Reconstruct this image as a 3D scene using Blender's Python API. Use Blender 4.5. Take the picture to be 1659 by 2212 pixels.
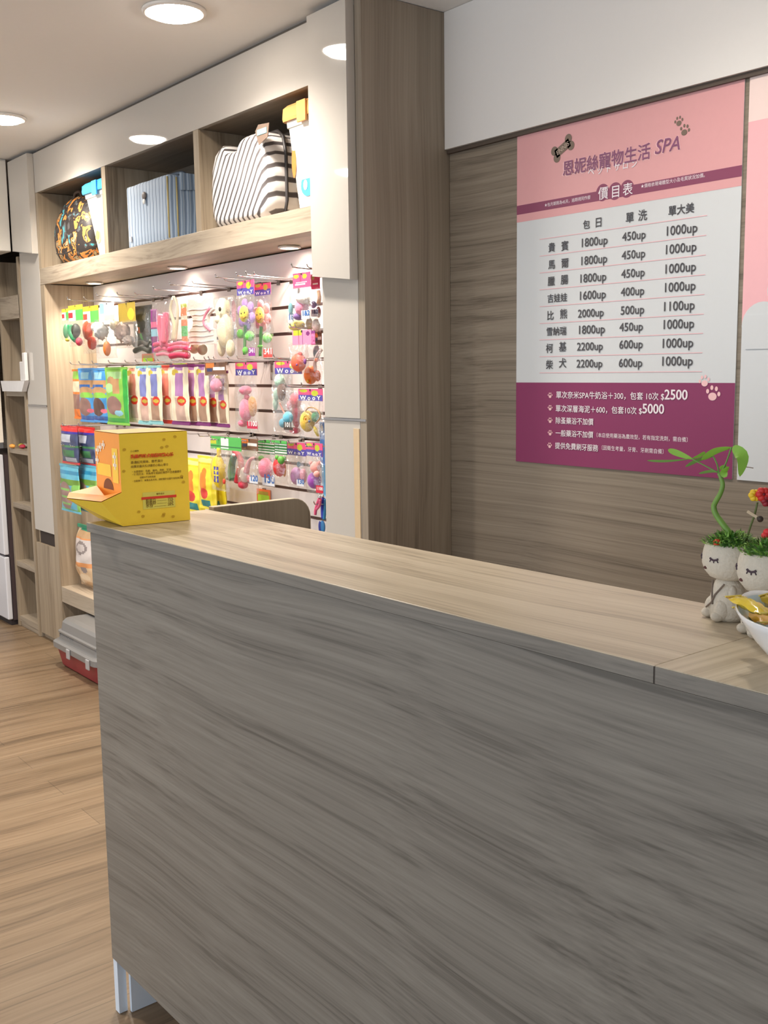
import bpy, bmesh, math, random
from mathutils import Vector, Matrix, noise

S = bpy.context.scene
for o in list(bpy.data.objects):
    bpy.data.objects.remove(o)
C = S.collection
random.seed(7)

# ------------------------------------------------------------------ camera
W, H = 1659, 2212
FPX = 2248.41
YAW, PITCH, ROLL = -0.9070664, -0.1359752, -0.0132256
CAM = Vector((0.0, 0.0, 1.40))
FW = Vector((math.cos(PITCH)*math.sin(YAW), math.cos(PITCH)*math.cos(YAW), math.sin(PITCH)))
R0 = Vector((math.cos(YAW), -math.sin(YAW), 0))
U0 = R0.cross(FW)
RT = math.cos(ROLL)*R0 + math.sin(ROLL)*U0
UP = -math.sin(ROLL)*R0 + math.cos(ROLL)*U0
cd = bpy.data.cameras.new('camera')
cd.sensor_fit = 'VERTICAL'
cd.sensor_height = 36.0
cd.lens = FPX/H*36.0
cd.clip_start = 0.02
cam = bpy.data.objects.new('camera', cd)
C.objects.link(cam)
cam.matrix_world = Matrix(((RT.x, UP.x, -FW.x, CAM.x), (RT.y, UP.y, -FW.y, CAM.y), (RT.z, UP.z, -FW.z, CAM.z), (0, 0, 0, 1)))
S.camera = cam

# ------------------------------------------------------------------ view, world, daylight
S.view_settings.view_transform = 'Standard'
S.view_settings.look = 'None'
S.view_settings.exposure = 0.12
S.view_settings.gamma = 1.0
S.view_settings.use_curve_mapping = False
S.cycles.use_denoising = True
S.cycles.max_bounces = 8
S.cycles.diffuse_bounces = 4
S.cycles.transparent_max_bounces = 24
S.cycles.sample_clamp_indirect = 4.0
S.cycles.caustics_reflective = False
S.cycles.caustics_refractive = False
wd = bpy.data.worlds.new('daylight')
S.world = wd
wd.use_nodes = True
wd.node_tree.nodes['Background'].inputs[0].default_value = (0.86, 0.93, 1.0, 1)
wd.node_tree.nodes['Background'].inputs[1].default_value = 1.3

def area_light(name, loc, rot, sx, sy, energy, color):
    l = bpy.data.lights.new(name, 'AREA')
    l.shape = 'RECTANGLE'; l.size = sx; l.size_y = sy
    l.energy = energy; l.color = color
    o = bpy.data.objects.new(name, l); C.objects.link(o)
    o.location = loc; o.rotation_euler = rot
    return o
# daylight entering through the shop front behind the camera
area_light('shopfront_daylight', (-1.0, -2.9, 1.35), (math.radians(90), 0, 0), 5.0, 2.1, 30, (0.80, 0.90, 1.0))

# ------------------------------------------------------------------ geometry of the room
YS = 1.90      # front plane of the shelving
YP = 2.24      # wood wall
YB = 2.15      # slat wall face
XP = -2.508    # right side of the shelving
ZC = 2.475     # ceiling
ZU = 1.834     # underside of the upper shelf
CA = 0.0201    # the counter stands a little turned
def ray(x, y):
    return FW + RT*((x-W/2)/FPX) - UP*((y-H/2)/FPX)
def at(x, y, Y):
    d = ray(x, y); return CAM + d*((Y-CAM.y)/d.y)
def atz(x, y, Z):
    d = ray(x, y); return CAM + d*((Z-CAM.z)/d.z)
def scl(x, y, Y):
    """metres per pixel at that point: along the wall, and true size"""
    p = at(x, y, Y)
    return (at(x+1, y, Y)-p).x, (p-CAM).dot(FW)/FPX

# ------------------------------------------------------------------ materials
def lin(c):
    return tuple(((v/255.0)/12.92 if v/255.0 <= 0.04045 else ((v/255.0+0.055)/1.055)**2.4) for v in c) + (1.0,)
MC = {}
def mat(rgb, rough=0.5, metal=0.0, spec=0.5, coat=0.0, bump=0.0, bscale=60, emit=0.0, var=0.06, sheen=0.0):
    key = (tuple(rgb), rough, metal, spec, coat, bump, bscale, emit, var, sheen)
    if key in MC: return MC[key]
    m = bpy.data.materials.new('m_%d_%d_%d' % tuple(rgb))
    m.use_nodes = True
    nt = m.node_tree; b = nt.nodes['Principled BSDF']
    c = lin(rgb)
    b.inputs['Base Color'].default_value = c
    b.inputs['Roughness'].default_value = rough
    b.inputs['Metallic'].default_value = metal
    b.inputs['Specular IOR Level'].default_value = spec
    b.inputs['Coat Weight'].default_value = coat
    b.inputs['Sheen Weight'].default_value = sheen
    if emit:
        b.inputs['Emission Color'].default_value = c
        b.inputs['Emission Strength'].default_value = emit
    tc = nt.nodes.new('ShaderNodeTexCoord')
    n = nt.nodes.new('ShaderNodeTexNoise'); n.inputs['Scale'].default_value = bscale; n.inputs['Detail'].default_value = 3
    nt.links.new(tc.outputs['Object'], n.inputs['Vector'])
    if var and not emit:
        mx = nt.nodes.new('ShaderNodeMix'); mx.data_type = 'RGBA'
        mx.inputs[6].default_value = tuple(v*(1-var) for v in c[:3]) + (1,)
        mx.inputs[7].default_value = tuple(min(1, v*(1+var)) for v in c[:3]) + (1,)
        nt.links.new(n.outputs['Fac'], mx.inputs[0]); nt.links.new(mx.outputs[2], b.inputs['Base Color'])
    if bump:
        bp = nt.nodes.new('ShaderNodeBump'); bp.inputs['Strength'].default_value = bump; bp.inputs['Distance'].default_value = 0.004
        nt.links.new(n.outputs['Fac'], bp.inputs['Height']); nt.links.new(bp.outputs['Normal'], b.inputs['Normal'])
    MC[key] = m
    return m

def wood(name, dark, mid, light, axis='x', across=15.0, along=0.7, warp=0.05, rough=0.42, fine=130.0, spec=0.4, wscale=1.3, fmix=0.38):
    m = bpy.data.materials.new(name); m.use_nodes = True
    nt = m.node_tree; N = nt.nodes; L = nt.links; b = N['Principled BSDF']
    b.inputs['Roughness'].default_value = rough; b.inputs['Specular IOR Level'].default_value = spec
    tc = N.new('ShaderNodeTexCoord')
    low = N.new('ShaderNodeTexNoise'); low.inputs['Scale'].default_value = wscale; low.inputs['Detail'].default_value = 1.5
    L.new(tc.outputs['Object'], low.inputs['Vector'])
    sub = N.new('ShaderNodeVectorMath'); sub.operation = 'SUBTRACT'; sub.inputs[1].default_value = (0.5, 0.5, 0.5)
    L.new(low.outputs['Color'], sub.inputs[0])
    ml = N.new('ShaderNodeVectorMath'); ml.operation = 'SCALE'; ml.inputs['Scale'].default_value = warp*4
    L.new(sub.outputs[0], ml.inputs[0])
    ad = N.new('ShaderNodeVectorMath'); ad.operation = 'ADD'
    L.new(tc.outputs['Object'], ad.inputs[0]); L.new(ml.outputs[0], ad.inputs[1])
    i = 'xyz'.index(axis)
    def layer(al, ac, det):
        mp = N.new('ShaderNodeMapping'); s = [ac]*3; s[i] = al
        mp.inputs['Scale'].default_value = s
        L.new(ad.outputs[0], mp.inputs['Vector'])
        n = N.new('ShaderNodeTexNoise'); n.inputs['Scale'].default_value = 1.0; n.inputs['Detail'].default_value = det
        n.inputs['Roughness'].default_value = 0.6
        L.new(mp.outputs[0], n.inputs['Vector'])
        return n
    a = layer(along, across, 5.0); f = layer(along*2.2, fine, 3.0)
    mx = N.new('ShaderNodeMix'); mx.data_type = 'FLOAT'; mx.inputs[0].default_value = fmix
    L.new(a.outputs['Fac'], mx.inputs[2]); L.new(f.outputs['Fac'], mx.inputs[3])
    rp = N.new('ShaderNodeValToRGB')
    e = rp.color_ramp.elements
    e[0].position = 0.36; e[0].color = lin(dark)
    e[1].position = 0.64; e[1].color = lin(light)
    k = rp.color_ramp.elements.new(0.47); k.color = lin(mid)
    L.new(mx.outputs[0], rp.inputs[0]); L.new(rp.outputs[0], b.inputs['Base Color'])
    bp = N.new('ShaderNodeBump'); bp.inputs['Strength'].default_value = 0.12; bp.inputs['Distance'].default_value = 0.001
    L.new(f.outputs['Fac'], bp.inputs['Height']); L.new(bp.outputs[0], b.inputs['Normal'])
    return m

def film_mat(name, tint=(1, 1, 1), gloss=0.10, opaque=0.06, rough=0.12):
    m = bpy.data.materials.new(name); m.use_nodes = True
    nt = m.node_tree; N = nt.nodes; L = nt.links; b = N['Principled BSDF']
    b.inputs['Base Color'].default_value = (0.9*tint[0], 0.9*tint[1], 0.9*tint[2], 1)
    b.inputs['Roughness'].default_value = rough
    tr = N.new('ShaderNodeBsdfTransparent'); tr.inputs[0].default_value = tint + (1,)
    gl = N.new('ShaderNodeBsdfGlossy'); gl.inputs['Roughness'].default_value = rough
    tc = N.new('ShaderNodeTexCoord'); n = N.new('ShaderNodeTexNoise'); n.inputs['Scale'].default_value = 45; n.inputs['Detail'].default_value = 2
    L.new(tc.outputs['Object'], n.inputs['Vector'])
    bp = N.new('ShaderNodeBump'); bp.inputs['Strength'].default_value = 0.8; bp.inputs['Distance'].default_value = 0.01
    L.new(n.outputs['Fac'], bp.inputs['Height']); L.new(bp.outputs[0], gl.inputs['Normal'])
    m1 = N.new('ShaderNodeMixShader'); m1.inputs[0].default_value = gloss
    L.new(tr.outputs[0], m1.inputs[1]); L.new(gl.outputs[0], m1.inputs[2])
    m2 = N.new('ShaderNodeMixShader'); m2.inputs[0].default_value = opaque
    L.new(m1.outputs[0], m2.inputs[1]); L.new(b.outputs[0], m2.inputs[2])
    L.new(m2.outputs[0], N['Material Output'].inputs[0])
    return m

M_COUNTER = wood('wood_counter', (98, 93, 86), (123, 117, 109), (140, 134, 125), 'x', 30, 0.40, 0.032, 0.4, 190, wscale=0.9, fmix=0.45)
M_TOP = wood('wood_countertop_lit', (156, 142, 121), (192, 178, 155), (211, 198, 176), 'x', 22, 0.5, 0.02, 0.36, 150)  # same laminate as the front, lightened for the downlights on it
M_TOPY = wood('wood_countertop_return_lit', (154, 140, 119), (188, 174, 150), (208, 195, 172), 'y', 26, 0.5, 0.02, 0.36, 150)  # return slab in the same lit tone
M_WALL = wood('wood_wall', (108, 97, 84), (134, 122, 107), (152, 140, 124), 'x', 36, 0.35, 0.012, 0.5, 200, fmix=0.45)
M_PILLAR = wood('wood_pillar', (114, 103, 89), (140, 128, 113), (156, 144, 128), 'z', 17, 0.4, 0.012, 0.5, 140)
M_GATE = wood('wood_gate', (120, 107, 90), (143, 130, 111), (158, 145, 126), 'z', 18, 0.5, 0.01, 0.5, 130)
M_SHELF = wood('wood_shelf', (132, 119, 103), (164, 150, 132), (182, 168, 149), 'x', 18, 0.6, 0.03, 0.45, 120)
M_SHELFZ = wood('wood_shelf_upright', (126, 111, 92), (156, 140, 119), (172, 156, 134), 'z', 16, 0.5, 0.02, 0.45, 110)
M_WHITE = mat((232, 229, 226), 0.85, var=0.01)
M_CEIL = mat((242, 240, 238), 0.9, var=0.01)
M_GLOSS = mat((192, 186, 178), 0.035, spec=0.6, coat=0.5, var=0.01)
M_SLAT = mat((226, 218, 216), 0.35, var=0.02)
M_GROOVE = mat((96, 68, 58), 0.5)
M_CHROME = mat((215, 215, 218), 0.18, 1.0, var=0.02)
M_STEEL = mat((150, 140, 134), 0.3, 1.0)
M_FILM = film_mat('clear_film', gloss=0.15, opaque=0.07, rough=0.10)
M_FILM2 = film_mat('clear_plastic', gloss=0.14, opaque=0.10)
M_FILMC = film_mat('cream_film', (0.97, 0.92, 0.82), 0.10, 0.30)

# floor: long vinyl planks running into the shop
def floor_mat():
    m = wood('wood_floor', (102, 83, 62), (130, 108, 83), (150, 128, 102), 'y', 16, 0.5, 0.02, 0.42, 90)
    nt = m.node_tree; N = nt.nodes; L = nt.links; b = N['Principled BSDF']
    tc = N.new('ShaderNodeTexCoord'); mp = N.new('ShaderNodeMapping'); mp.inputs['Rotation'].default_value = (0, 0, math.radians(90))
    L.new(tc.outputs['Object'], mp.inputs['Vector'])
    br = N.new('ShaderNodeTexBrick'); br.inputs['Scale'].default_value = 1.0
    br.inputs['Brick Width'].default_value = 1.2; br.inputs['Row Height'].default_value = 0.15; br.inputs['Mortar Size'].default_value = 0.0015
    br.inputs['Color1'].default_value = (1.0, 1.0, 1.0, 1); br.inputs['Color2'].default_value = (0.84, 0.84, 0.84, 1); br.inputs['Mortar'].default_value = (0.6, 0.6, 0.6, 1)
    L.new(mp.outputs[0], br.inputs['Vector'])
    src = b.inputs['Base Color'].links[0].from_socket
    mx = N.new('ShaderNodeMix'); mx.data_type = 'RGBA'; mx.blend_type = 'MULTIPLY'; mx.inputs[0].default_value = 1.0
    L.new(src, mx.inputs[6]); L.new(br.outputs['Color'], mx.inputs[7]); L.new(mx.outputs[2], b.inputs['Base Color'])
    return m
M_FLOOR = floor_mat()

# ------------------------------------------------------------------ mesh helpers
MW = {}
def thing(name, label, cat, loc=(0, 0, 0), rotz=0.0, group=None):
    o = bpy.data.objects.new(name, None); C.objects.link(o)
    o.empty_display_size = 0.05
    o.location = loc; o.rotation_euler = (0, 0, rotz)
    MW[o.name] = Matrix.Translation(Vector(loc)) @ Matrix.Rotation(rotz, 4, 'Z')
    o['label'] = label; o['category'] = cat
    if group: o['group'] = group
    return o
def tag(o, label, cat, group=None):
    o['label'] = label; o['category'] = cat
    if group: o['group'] = group
    return o
def obj(name, bm, m, parent=None, smooth=False, local=False, label=None, origin=None):
    """link a bmesh (built in world space unless local) as one mesh object"""
    if parent is not None and not local:
        bm.transform(MW[parent.name].inverted())
    if origin is not None:
        bm.transform(Matrix.Translation(-Vector(origin)))
    bmesh.ops.recalc_face_normals(bm, faces=bm.faces)
    me = bpy.data.meshes.new(name); bm.to_mesh(me); bm.free()
    for mm in (m if isinstance(m, (list, tuple)) else [m]): me.materials.append(mm)
    if smooth:
        for p in me.polygons: p.use_smooth = True
    o = bpy.data.objects.new(name, me); C.objects.link(o)
    if parent is not None:
        o.parent = parent
        MW[o.name] = MW[parent.name].copy()
    elif origin is not None:
        o.location = origin
    if parent is None: MW[o.name] = Matrix.Translation(Vector(origin)) if origin is not None else Matrix.Identity(4)
    if label: o['label'] = label
    return o
def struct(name, bm, m):
    o = obj(name, bm, m); o['kind'] = 'structure'; return o
def BM(): return bmesh.new()
def box(bm, x0, x1, y0, y1, z0, z1, mi=0, bev=0.0):
    r = bmesh.ops.create_cube(bm, size=1.0)
    bmesh.ops.scale(bm, vec=(abs(x1-x0), abs(y1-y0), abs(z1-z0)), verts=r['verts'])
    bmesh.ops.translate(bm, vec=((x0+x1)/2, (y0+y1)/2, (z0+z1)/2), verts=r['verts'])
    fs = list({f for v in r['verts'] for f in v.link_faces})
    for f in fs: f.material_index = mi
    if bev:
        es = list({e for v in r['verts'] for e in v.link_edges})
        bmesh.ops.bevel(bm, geom=es, offset=bev, segments=2, affect='EDGES', profile=0.5)
    return bm
def bx(*a, **k): return box(BM(), *a, **k)
def tube(bm, pts, r, seg=8, mi=0, caps=True):
    pts = [Vector(p) for p in pts]
    rs = r if isinstance(r, (list, tuple)) else [r]*len(pts)
    rings = []
    for i, p in enumerate(pts):
        t = (pts[min(i+1, len(pts)-1)] - pts[max(i-1, 0)]).normalized()
        a = t.orthogonal().normalized() if i == 0 else (pa - t*pa.dot(t)).normalized()
        pa = a; b = t.cross(a)
        rings.append([bm.verts.new(p + (a*math.cos(2*math.pi*k/seg) + b*math.sin(2*math.pi*k/seg))*rs[i]) for k in range(seg)])
    for i in range(len(rings)-1):
        for k in range(seg):
            f = bm.faces.new((rings[i][k], rings[i][(k+1) % seg], rings[i+1][(k+1) % seg], rings[i+1][k])); f.material_index = mi
    if caps:
        for rg in (rings[0], rings[-1]):
            f = bm.faces.new(rg); f.material_index = mi
    return bm
def smoothpts(pts, n=6):
    """Catmull-Rom through points"""
    P = [Vector(p) for p in pts]; out = []
    for i in range(len(P)-1):
        p0, p1, p2, p3 = P[max(i-1, 0)], P[i], P[i+1], P[min(i+2, len(P)-1)]
        for k in range(n):
            t = k/n
            out.append(0.5*((2*p1) + (p2-p0)*t + (2*p0-5*p1+4*p2-p3)*t*t + (3*p1-p0-3*p2+p3)*t**3))
    out.append(P[-1]); return out
def ell(bm, c, rx, ry, rz, rot=None, seg=20, fluff=0.0, fs=9.0, mi=0):
    r = bmesh.ops.create_uvsphere(bm, u_segments=seg, v_segments=max(8, seg*2//3), radius=1.0)
    vs = r['verts']
    if fluff:
        for v in vs:
            d = v.co.normalized(); v.co = d*(1 + fluff*noise.noise(d*fs*0.35 + Vector(c)*7) + fluff*0.6*noise.noise(d*fs + Vector(c)*3))
    mtx = Matrix.Translation(Vector(c)) @ (rot.to_4x4() if rot else Matrix.Identity(4)) @ Matrix.Diagonal((rx, ry, rz, 1))
    bmesh.ops.transform(bm, matrix=mtx, verts=vs)
    for f in {f for v in vs for f in v.link_faces}: f.material_index = mi
    return bm
def lathe(bm, c, prof, seg=28, mi=0, sx=1.0, sy=1.0):
    """profile: (radius, z) pairs around a vertical axis through c"""
    c = Vector(c); rings = []
    for (r, z) in prof:
        rings.append([bm.verts.new(c + Vector((r*sx*math.cos(2*math.pi*k/seg), r*sy*math.sin(2*math.pi*k/seg), z))) for k in range(seg)])
    for i in range(len(rings)-1):
        for k in range(seg):
            f = bm.faces.new((rings[i][k], rings[i][(k+1) % seg], rings[i+1][(k+1) % seg], rings[i+1][k])); f.material_index = mi
    for rg, end in ((rings[0], prof[0]), (rings[-1], prof[-1])):
        if end[0] > 1e-4:
            f = bm.faces.new(rg); f.material_index = mi
    return bm
def prism(bm, outline, axis, a0, a1, mi=0):
    """outline in the plane across axis ('x': (y,z), 'y': (x,z), 'z': (x,y)), extruded from a0 to a1"""
    def mk(p, a):
        return {'x': (a, p[0], p[1]), 'y': (p[0], a, p[1]), 'z': (p[0], p[1], a)}[axis]
    v0 = [bm.verts.new(mk(p, a0)) for p in outline]; v1 = [bm.verts.new(mk(p, a1)) for p in outline]
    n = len(outline)
    fs = [bm.faces.new(v0), bm.faces.new(v1)]
    for i in range(n): fs.append(bm.faces.new((v0[i], v0[(i+1) % n], v1[(i+1) % n], v1[i])))
    for f in fs: f.material_index = mi
    return bm
def rrect(x0, x1, z0, z1, r, n=5):
    out = []
    for cx, cz, a in ((x1-r, z1-r, 0), (x0+r, z1-r, 90), (x0+r, z0+r, 180), (x1-r, z0+r, 270)):
        for k in range(n+1):
            t = math.radians(a + 90*k/n); out.append((cx+r*math.cos(t), cz+r*math.sin(t)))
    return out
def rbox(bm, x0, x1, y0, y1, z0, z1, r, mi=0, top=1.0, n=5, cy=None):
    """upright body with rounded vertical corners; top scales the upper rim"""
    o0 = rrect(x0, x1, y0, y1, r, n)
    cx, cyy = (x0+x1)/2, (y0+y1)/2
    o1 = [(cx+(p[0]-cx)*top, cyy+(p[1]-cyy)*top) for p in o0]
    v0 = [bm.verts.new((p[0], p[1], z0)) for p in o0]; v1 = [bm.verts.new((p[0], p[1], z1)) for p in o1]
    k = len(v0); fs = [bm.faces.new(v0), bm.faces.new(v1)]
    for i in range(k): fs.append(bm.faces.new((v0[i], v0[(i+1) % k], v1[(i+1) % k], v1[i])))
    for f in fs: f.material_index = mi
    return bm
def grid(bm, X0, X1, Z0, Z1, Y, nx, nz, paint=(), bulge=0.0, thick=0.0, crinkle=0.0, seed=0.0, waist=0.0):
    """sheet in the wall's direction; paint = (shape, u0,v0,u1,v1, material index), v counted from the top"""
    def mi(u, v):
        k = 0
        for s in paint:
            if s[0] == 'r' and s[1] <= u <= s[3] and s[2] <= v <= s[4]: k = s[5]
            elif s[0] == 'e' and ((u-(s[1]+s[3])/2)/((s[3]-s[1])/2))**2 + ((v-(s[2]+s[4])/2)/((s[4]-s[2])/2))**2 <= 1: k = s[5]
        return k
    def layer(sgn):
        V = []
        for j in range(nz+1):
            row = []
            for i in range(nx+1):
                u, v = i/nx, j/nz
                e = (max(0, math.sin(math.pi*u))**0.5)*(max(0, math.sin(math.pi*min(1, max(0, (v-0.04)/0.92))))**0.5)
                cr = crinkle*noise.noise(Vector((u*4+seed, v*6, seed*3)))
                xx = X0+(X1-X0)*u
                if waist: xx += waist*(X1-X0)*(u-0.5)*math.sin(math.pi*v)
                row.append(bm.verts.new((xx, Y - sgn*(bulge*e+thick) - cr, Z1-(Z1-Z0)*v)))
            V.append(row)
        for j in range(nz):
            for i in range(nx):
                f = bm.faces.new((V[j][i], V[j+1][i], V[j+1][i+1], V[j][i+1]))
                f.material_index = mi((i+0.5)/nx, (j+0.5)/nz)
        return V
    A = layer(1)
    if bulge or thick:
        B = layer(-1)
        for seq in ([(0, i) for i in range(nx+1)] + [(j, nx) for j in range(1, nz+1)] + [(nz, i) for i in range(nx-1, -1, -1)] + [(j, 0) for j in range(nz-1, -1, -1)],):
            for (j0, i0), (j1, i1) in zip(seq, seq[1:]):
                try: bm.faces.new((A[j0][i0], A[j1][i1], B[j1][i1], B[j0][i0]))
                except ValueError: pass
    return bm

def text_bm(items):
    """items: (string, matrix, size, bold, shear, align) -> one bmesh of flat letters"""
    tmp = []
    for s, mtx, size, bold, shear, align in items:
        cu = bpy.data.curves.new('t', 'FONT'); cu.body = s; cu.size = size; cu.offset = bold*size; cu.shear = shear
        cu.align_x = align; cu.resolution_u = 3
        o = bpy.data.objects.new('t', cu); C.objects.link(o); tmp.append((o, mtx))
    bpy.context.view_layer.update()
    dg = bpy.context.evaluated_depsgraph_get()
    bm = BM()
    for o, mtx in tmp:
        me = bpy.data.meshes.new_from_object(o.evaluated_get(dg))
        me.transform(mtx); bm.from_mesh(me); bpy.data.meshes.remove(me)
    for o, _ in tmp:
        cu = o.data; bpy.data.objects.remove(o); bpy.data.curves.remove(cu)
    return bm
def text_width(s, size, bold=0.0):
    cu = bpy.data.curves.new('t', 'FONT'); cu.body = s; cu.size = size; cu.offset = bold*size
    o = bpy.data.objects.new('t', cu); C.objects.link(o); bpy.context.view_layer.update()
    w = o.dimensions.x
    bpy.data.objects.remove(o); bpy.data.curves.remove(cu)
    return w
def wall_text(s, x0, x1, yb, Y, bold=0.0, shear=0.0, ky=1.0):
    """letters on a wall plane: left and right end and baseline in the photograph -> fitted item"""
    a = at(x0, yb[0], Y); b = at(x1, yb[1], Y)
    w = text_width(s, 1.0, bold) if len(s) > 1 else 0.9; k = (b.x-a.x)/w
    ang = 0.0
    z = (a.z+b.z)/2
    mtx = Matrix.Translation((a.x, Y, z)) @ Matrix.Rotation(math.radians(90), 4, 'X') @ Matrix.Diagonal((k, k*ky, 1, 1))
    return (s, mtx, 1.0, bold, shear, 'LEFT')

# ------------------------------------------------------------------ lamps in the ceiling
M_LENS = mat((255, 244, 228), 0.5, emit=50.0)
M_RING = mat((240, 236, 230), 0.4)
WARM = (1.0, 0.92, 0.82)
def downlight(X, Y, label, energy=78):
    t = thing('ceiling_downlight', label, 'light', (X, Y, ZC), 0, 'round downlights in the ceiling')
    obj('trim_ring', lathe(BM(), (X, Y, ZC), [(0.096, -0.001), (0.096, -0.007), (0.088, -0.012), (0.081, -0.009), (0.081, -0.001)], 32), M_RING, t, True)
    obj('lens', lathe(BM(), (X, Y, ZC), [(0.080, -0.002), (0.079, -0.010), (0.066, -0.019), (0.035, -0.024), (0.0, -0.025)], 32), M_LENS, t, label='glowing white lens')
    l = bpy.data.lights.new('lamp_beam', 'SPOT'); l.energy = energy; l.color = WARM; l.spot_size = math.radians(150); l.spot_blend = 0.8; l.shadow_soft_size = 0.06
    o = bpy.data.objects.new('lamp_beam', l); C.objects.link(o); o.parent = t; o.location = (0, 0, -0.045)
    return t
LAMPS = [(-2.97, 1.55, 'bright ceiling downlight in front of the zebra case shelf'),
         (-4.58, 1.57, 'bright ceiling downlight near the left end of the shelving', 100),
         (-4.70, 0.26, 'ceiling downlight over the shop floor, mirrored in the tall white cabinet'),
         (-3.05, 0.26, 'ceiling downlight over the floor in front of the counter end'),
         (-1.35, 1.57, 'ceiling downlight above the space behind the counter', 24)]
for a in LAMPS: downlight(*a)

# ------------------------------------------------------------------ room shell
struct('floor', bx(-7.0, 2.2, -3.1, 2.5, -0.05, 0.0), M_FLOOR)
struct('ceiling', bx(-7.0, 2.2, -3.1, 2.5, ZC, ZC+0.06), M_CEIL)
struct('wall_back', bx(-7.0, 2.2, YP, YP+0.1, 0, ZC), M_WALL)
struct('wall_left', bx(-7.0, -6.9, -3.1, YP, 0, ZC), M_WHITE)
struct('wall_right', bx(2.1, 2.2, -3.1, YP, 0, ZC), M_WHITE)
zs = at(970, 330, YP).z
struct('trim_1', bx(XP+0.001, 2.1, YP-0.022, YP-0.001, zs+0.006, ZC-0.001), M_WHITE)          # white bulkhead over the wood wall
struct('trim_2', bx(XP+0.001, 2.1, YP-0.013, YP-0.001, zs-0.006, zs+0.005), mat((86, 74, 64), 0.6))  # its shadow joint

# ------------------------------------------------------------------ display shelving
XL, XR = -5.15, -2.745          # the bay between the tall cabinets
ZLIP, ZF, ZT = ZU, 1.912, 2.272
dsp = thing('display_shelving', 'wood display bay with open compartments on top and slat wall below', 'shelving', ((XL+XR)/2, YS, 0))
obj('overhead_panel', bx(XL, XR-0.003, YS, YS+0.02, ZT, ZC-0.018, bev=0.001), M_GLOSS, dsp, label='glossy white panel mirroring the ceiling light')
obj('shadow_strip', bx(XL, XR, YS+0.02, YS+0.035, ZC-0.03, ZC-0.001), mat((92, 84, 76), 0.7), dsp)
obj('front_rail', bx(XL, XR-0.002, YS, YS+0.03, ZLIP, ZF, bev=0.001), M_SHELF, dsp)
obj('compartment_floor', bx(XL, XR-0.002, YS+0.03, 2.2, ZLIP+0.004, ZF-0.002), M_SHELF, dsp)
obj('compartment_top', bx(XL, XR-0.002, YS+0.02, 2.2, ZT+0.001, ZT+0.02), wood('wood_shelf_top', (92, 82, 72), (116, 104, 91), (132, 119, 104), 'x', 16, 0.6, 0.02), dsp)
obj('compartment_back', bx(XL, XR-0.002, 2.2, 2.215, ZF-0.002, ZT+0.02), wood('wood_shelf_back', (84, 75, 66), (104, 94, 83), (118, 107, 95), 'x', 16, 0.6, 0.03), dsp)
for X in (-4.345, -3.515):
    obj('divider', bx(X-0.02, X+0.02, YS+0.002, 2.198, ZF-0.001, ZT), M_SHELFZ, dsp)
obj('side_panel', bx(XL, XL+0.05, YS, 2.2, 0.0, ZLIP-0.001), M_SHELFZ, dsp)
obj('side_panel', bx(XL, XL+0.03, YS, 2.2, ZF, ZT-0.001), M_SHELFZ, dsp)
obj('lower_shelf', bx(XL+0.051, XR-0.002, YS+0.002, YB-0.002, 0.252, 0.330), M_SHELF, dsp)
obj('plinth', bx(XL+0.05, XR-0.002, YB-0.03, YB-0.005, 0.001, 0.25), M_SHELFZ, dsp)
# slat wall
slat = thing('slat_wall', 'white slat wall with dark grooves behind the hanging pet toys', 'slat wall', ((XL+XR)/2, YB, 0.33))
GR = [1.731 - 0.0969*k for k in range(15)]
zed = [ZU-0.002] + [v for g in GR for v in (g+0.006, g-0.006)] + [0.332]
bm = BM()
for a, b in zip(zed[0::2], zed[1::2]):
    if a-b > 0.004: box(bm, XL+0.052, XR-0.003, YB, YB+0.012, b, a)
obj('slats', bm, M_SLAT, slat)
obj('backing', bx(XL+0.052, XR-0.003, YB+0.012, YB+0.02, 0.332, ZU-0.002), M_GROOVE, slat, label='dark brown backing seen in the grooves')
# small spotlights under the upper shelf
M_LENS2 = mat((255, 240, 220), 0.5, emit=30.0)
for (px_, py_), lab in (((207, 611), 'small recessed spotlight under the upper shelf, nearest the left end'), ((381, 578), 'small recessed spotlight under the middle of the upper shelf'), ((613, 533), 'small recessed spotlight under the upper shelf, nearest the tall white cabinet')):
    p = atz(px_, py_, ZU)
    p.y = 2.075; 
    t = thing('recessed_spotlight', lab, 'light', (p.x, p.y, ZU), 0, 'spotlights under the upper shelf')
    obj('trim_ring', lathe(BM(), (p.x, p.y, ZU), [(0.041, 0), (0.041, -0.004), (0.034, -0.006), (0.030, -0.002), (0.030, 0)], 28), M_RING, t, True)
    obj('lens', lathe(BM(), (p.x, p.y, ZU), [(0.0295, -0.0005), (0.029, -0.004)], 28), M_LENS2, t, label='glowing lens')
    l = bpy.data.lights.new('spot_beam', 'SPOT'); l.energy = 22; l.color = (1.0, 0.87, 0.72); l.spot_size = math.radians(140); l.spot_blend = 0.7; l.shadow_soft_size = 0.025
    o = bpy.data.objects.new('spot_beam', l); C.objects.link(o); o.parent = t; o.location = (0, 0, -0.012)

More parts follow.
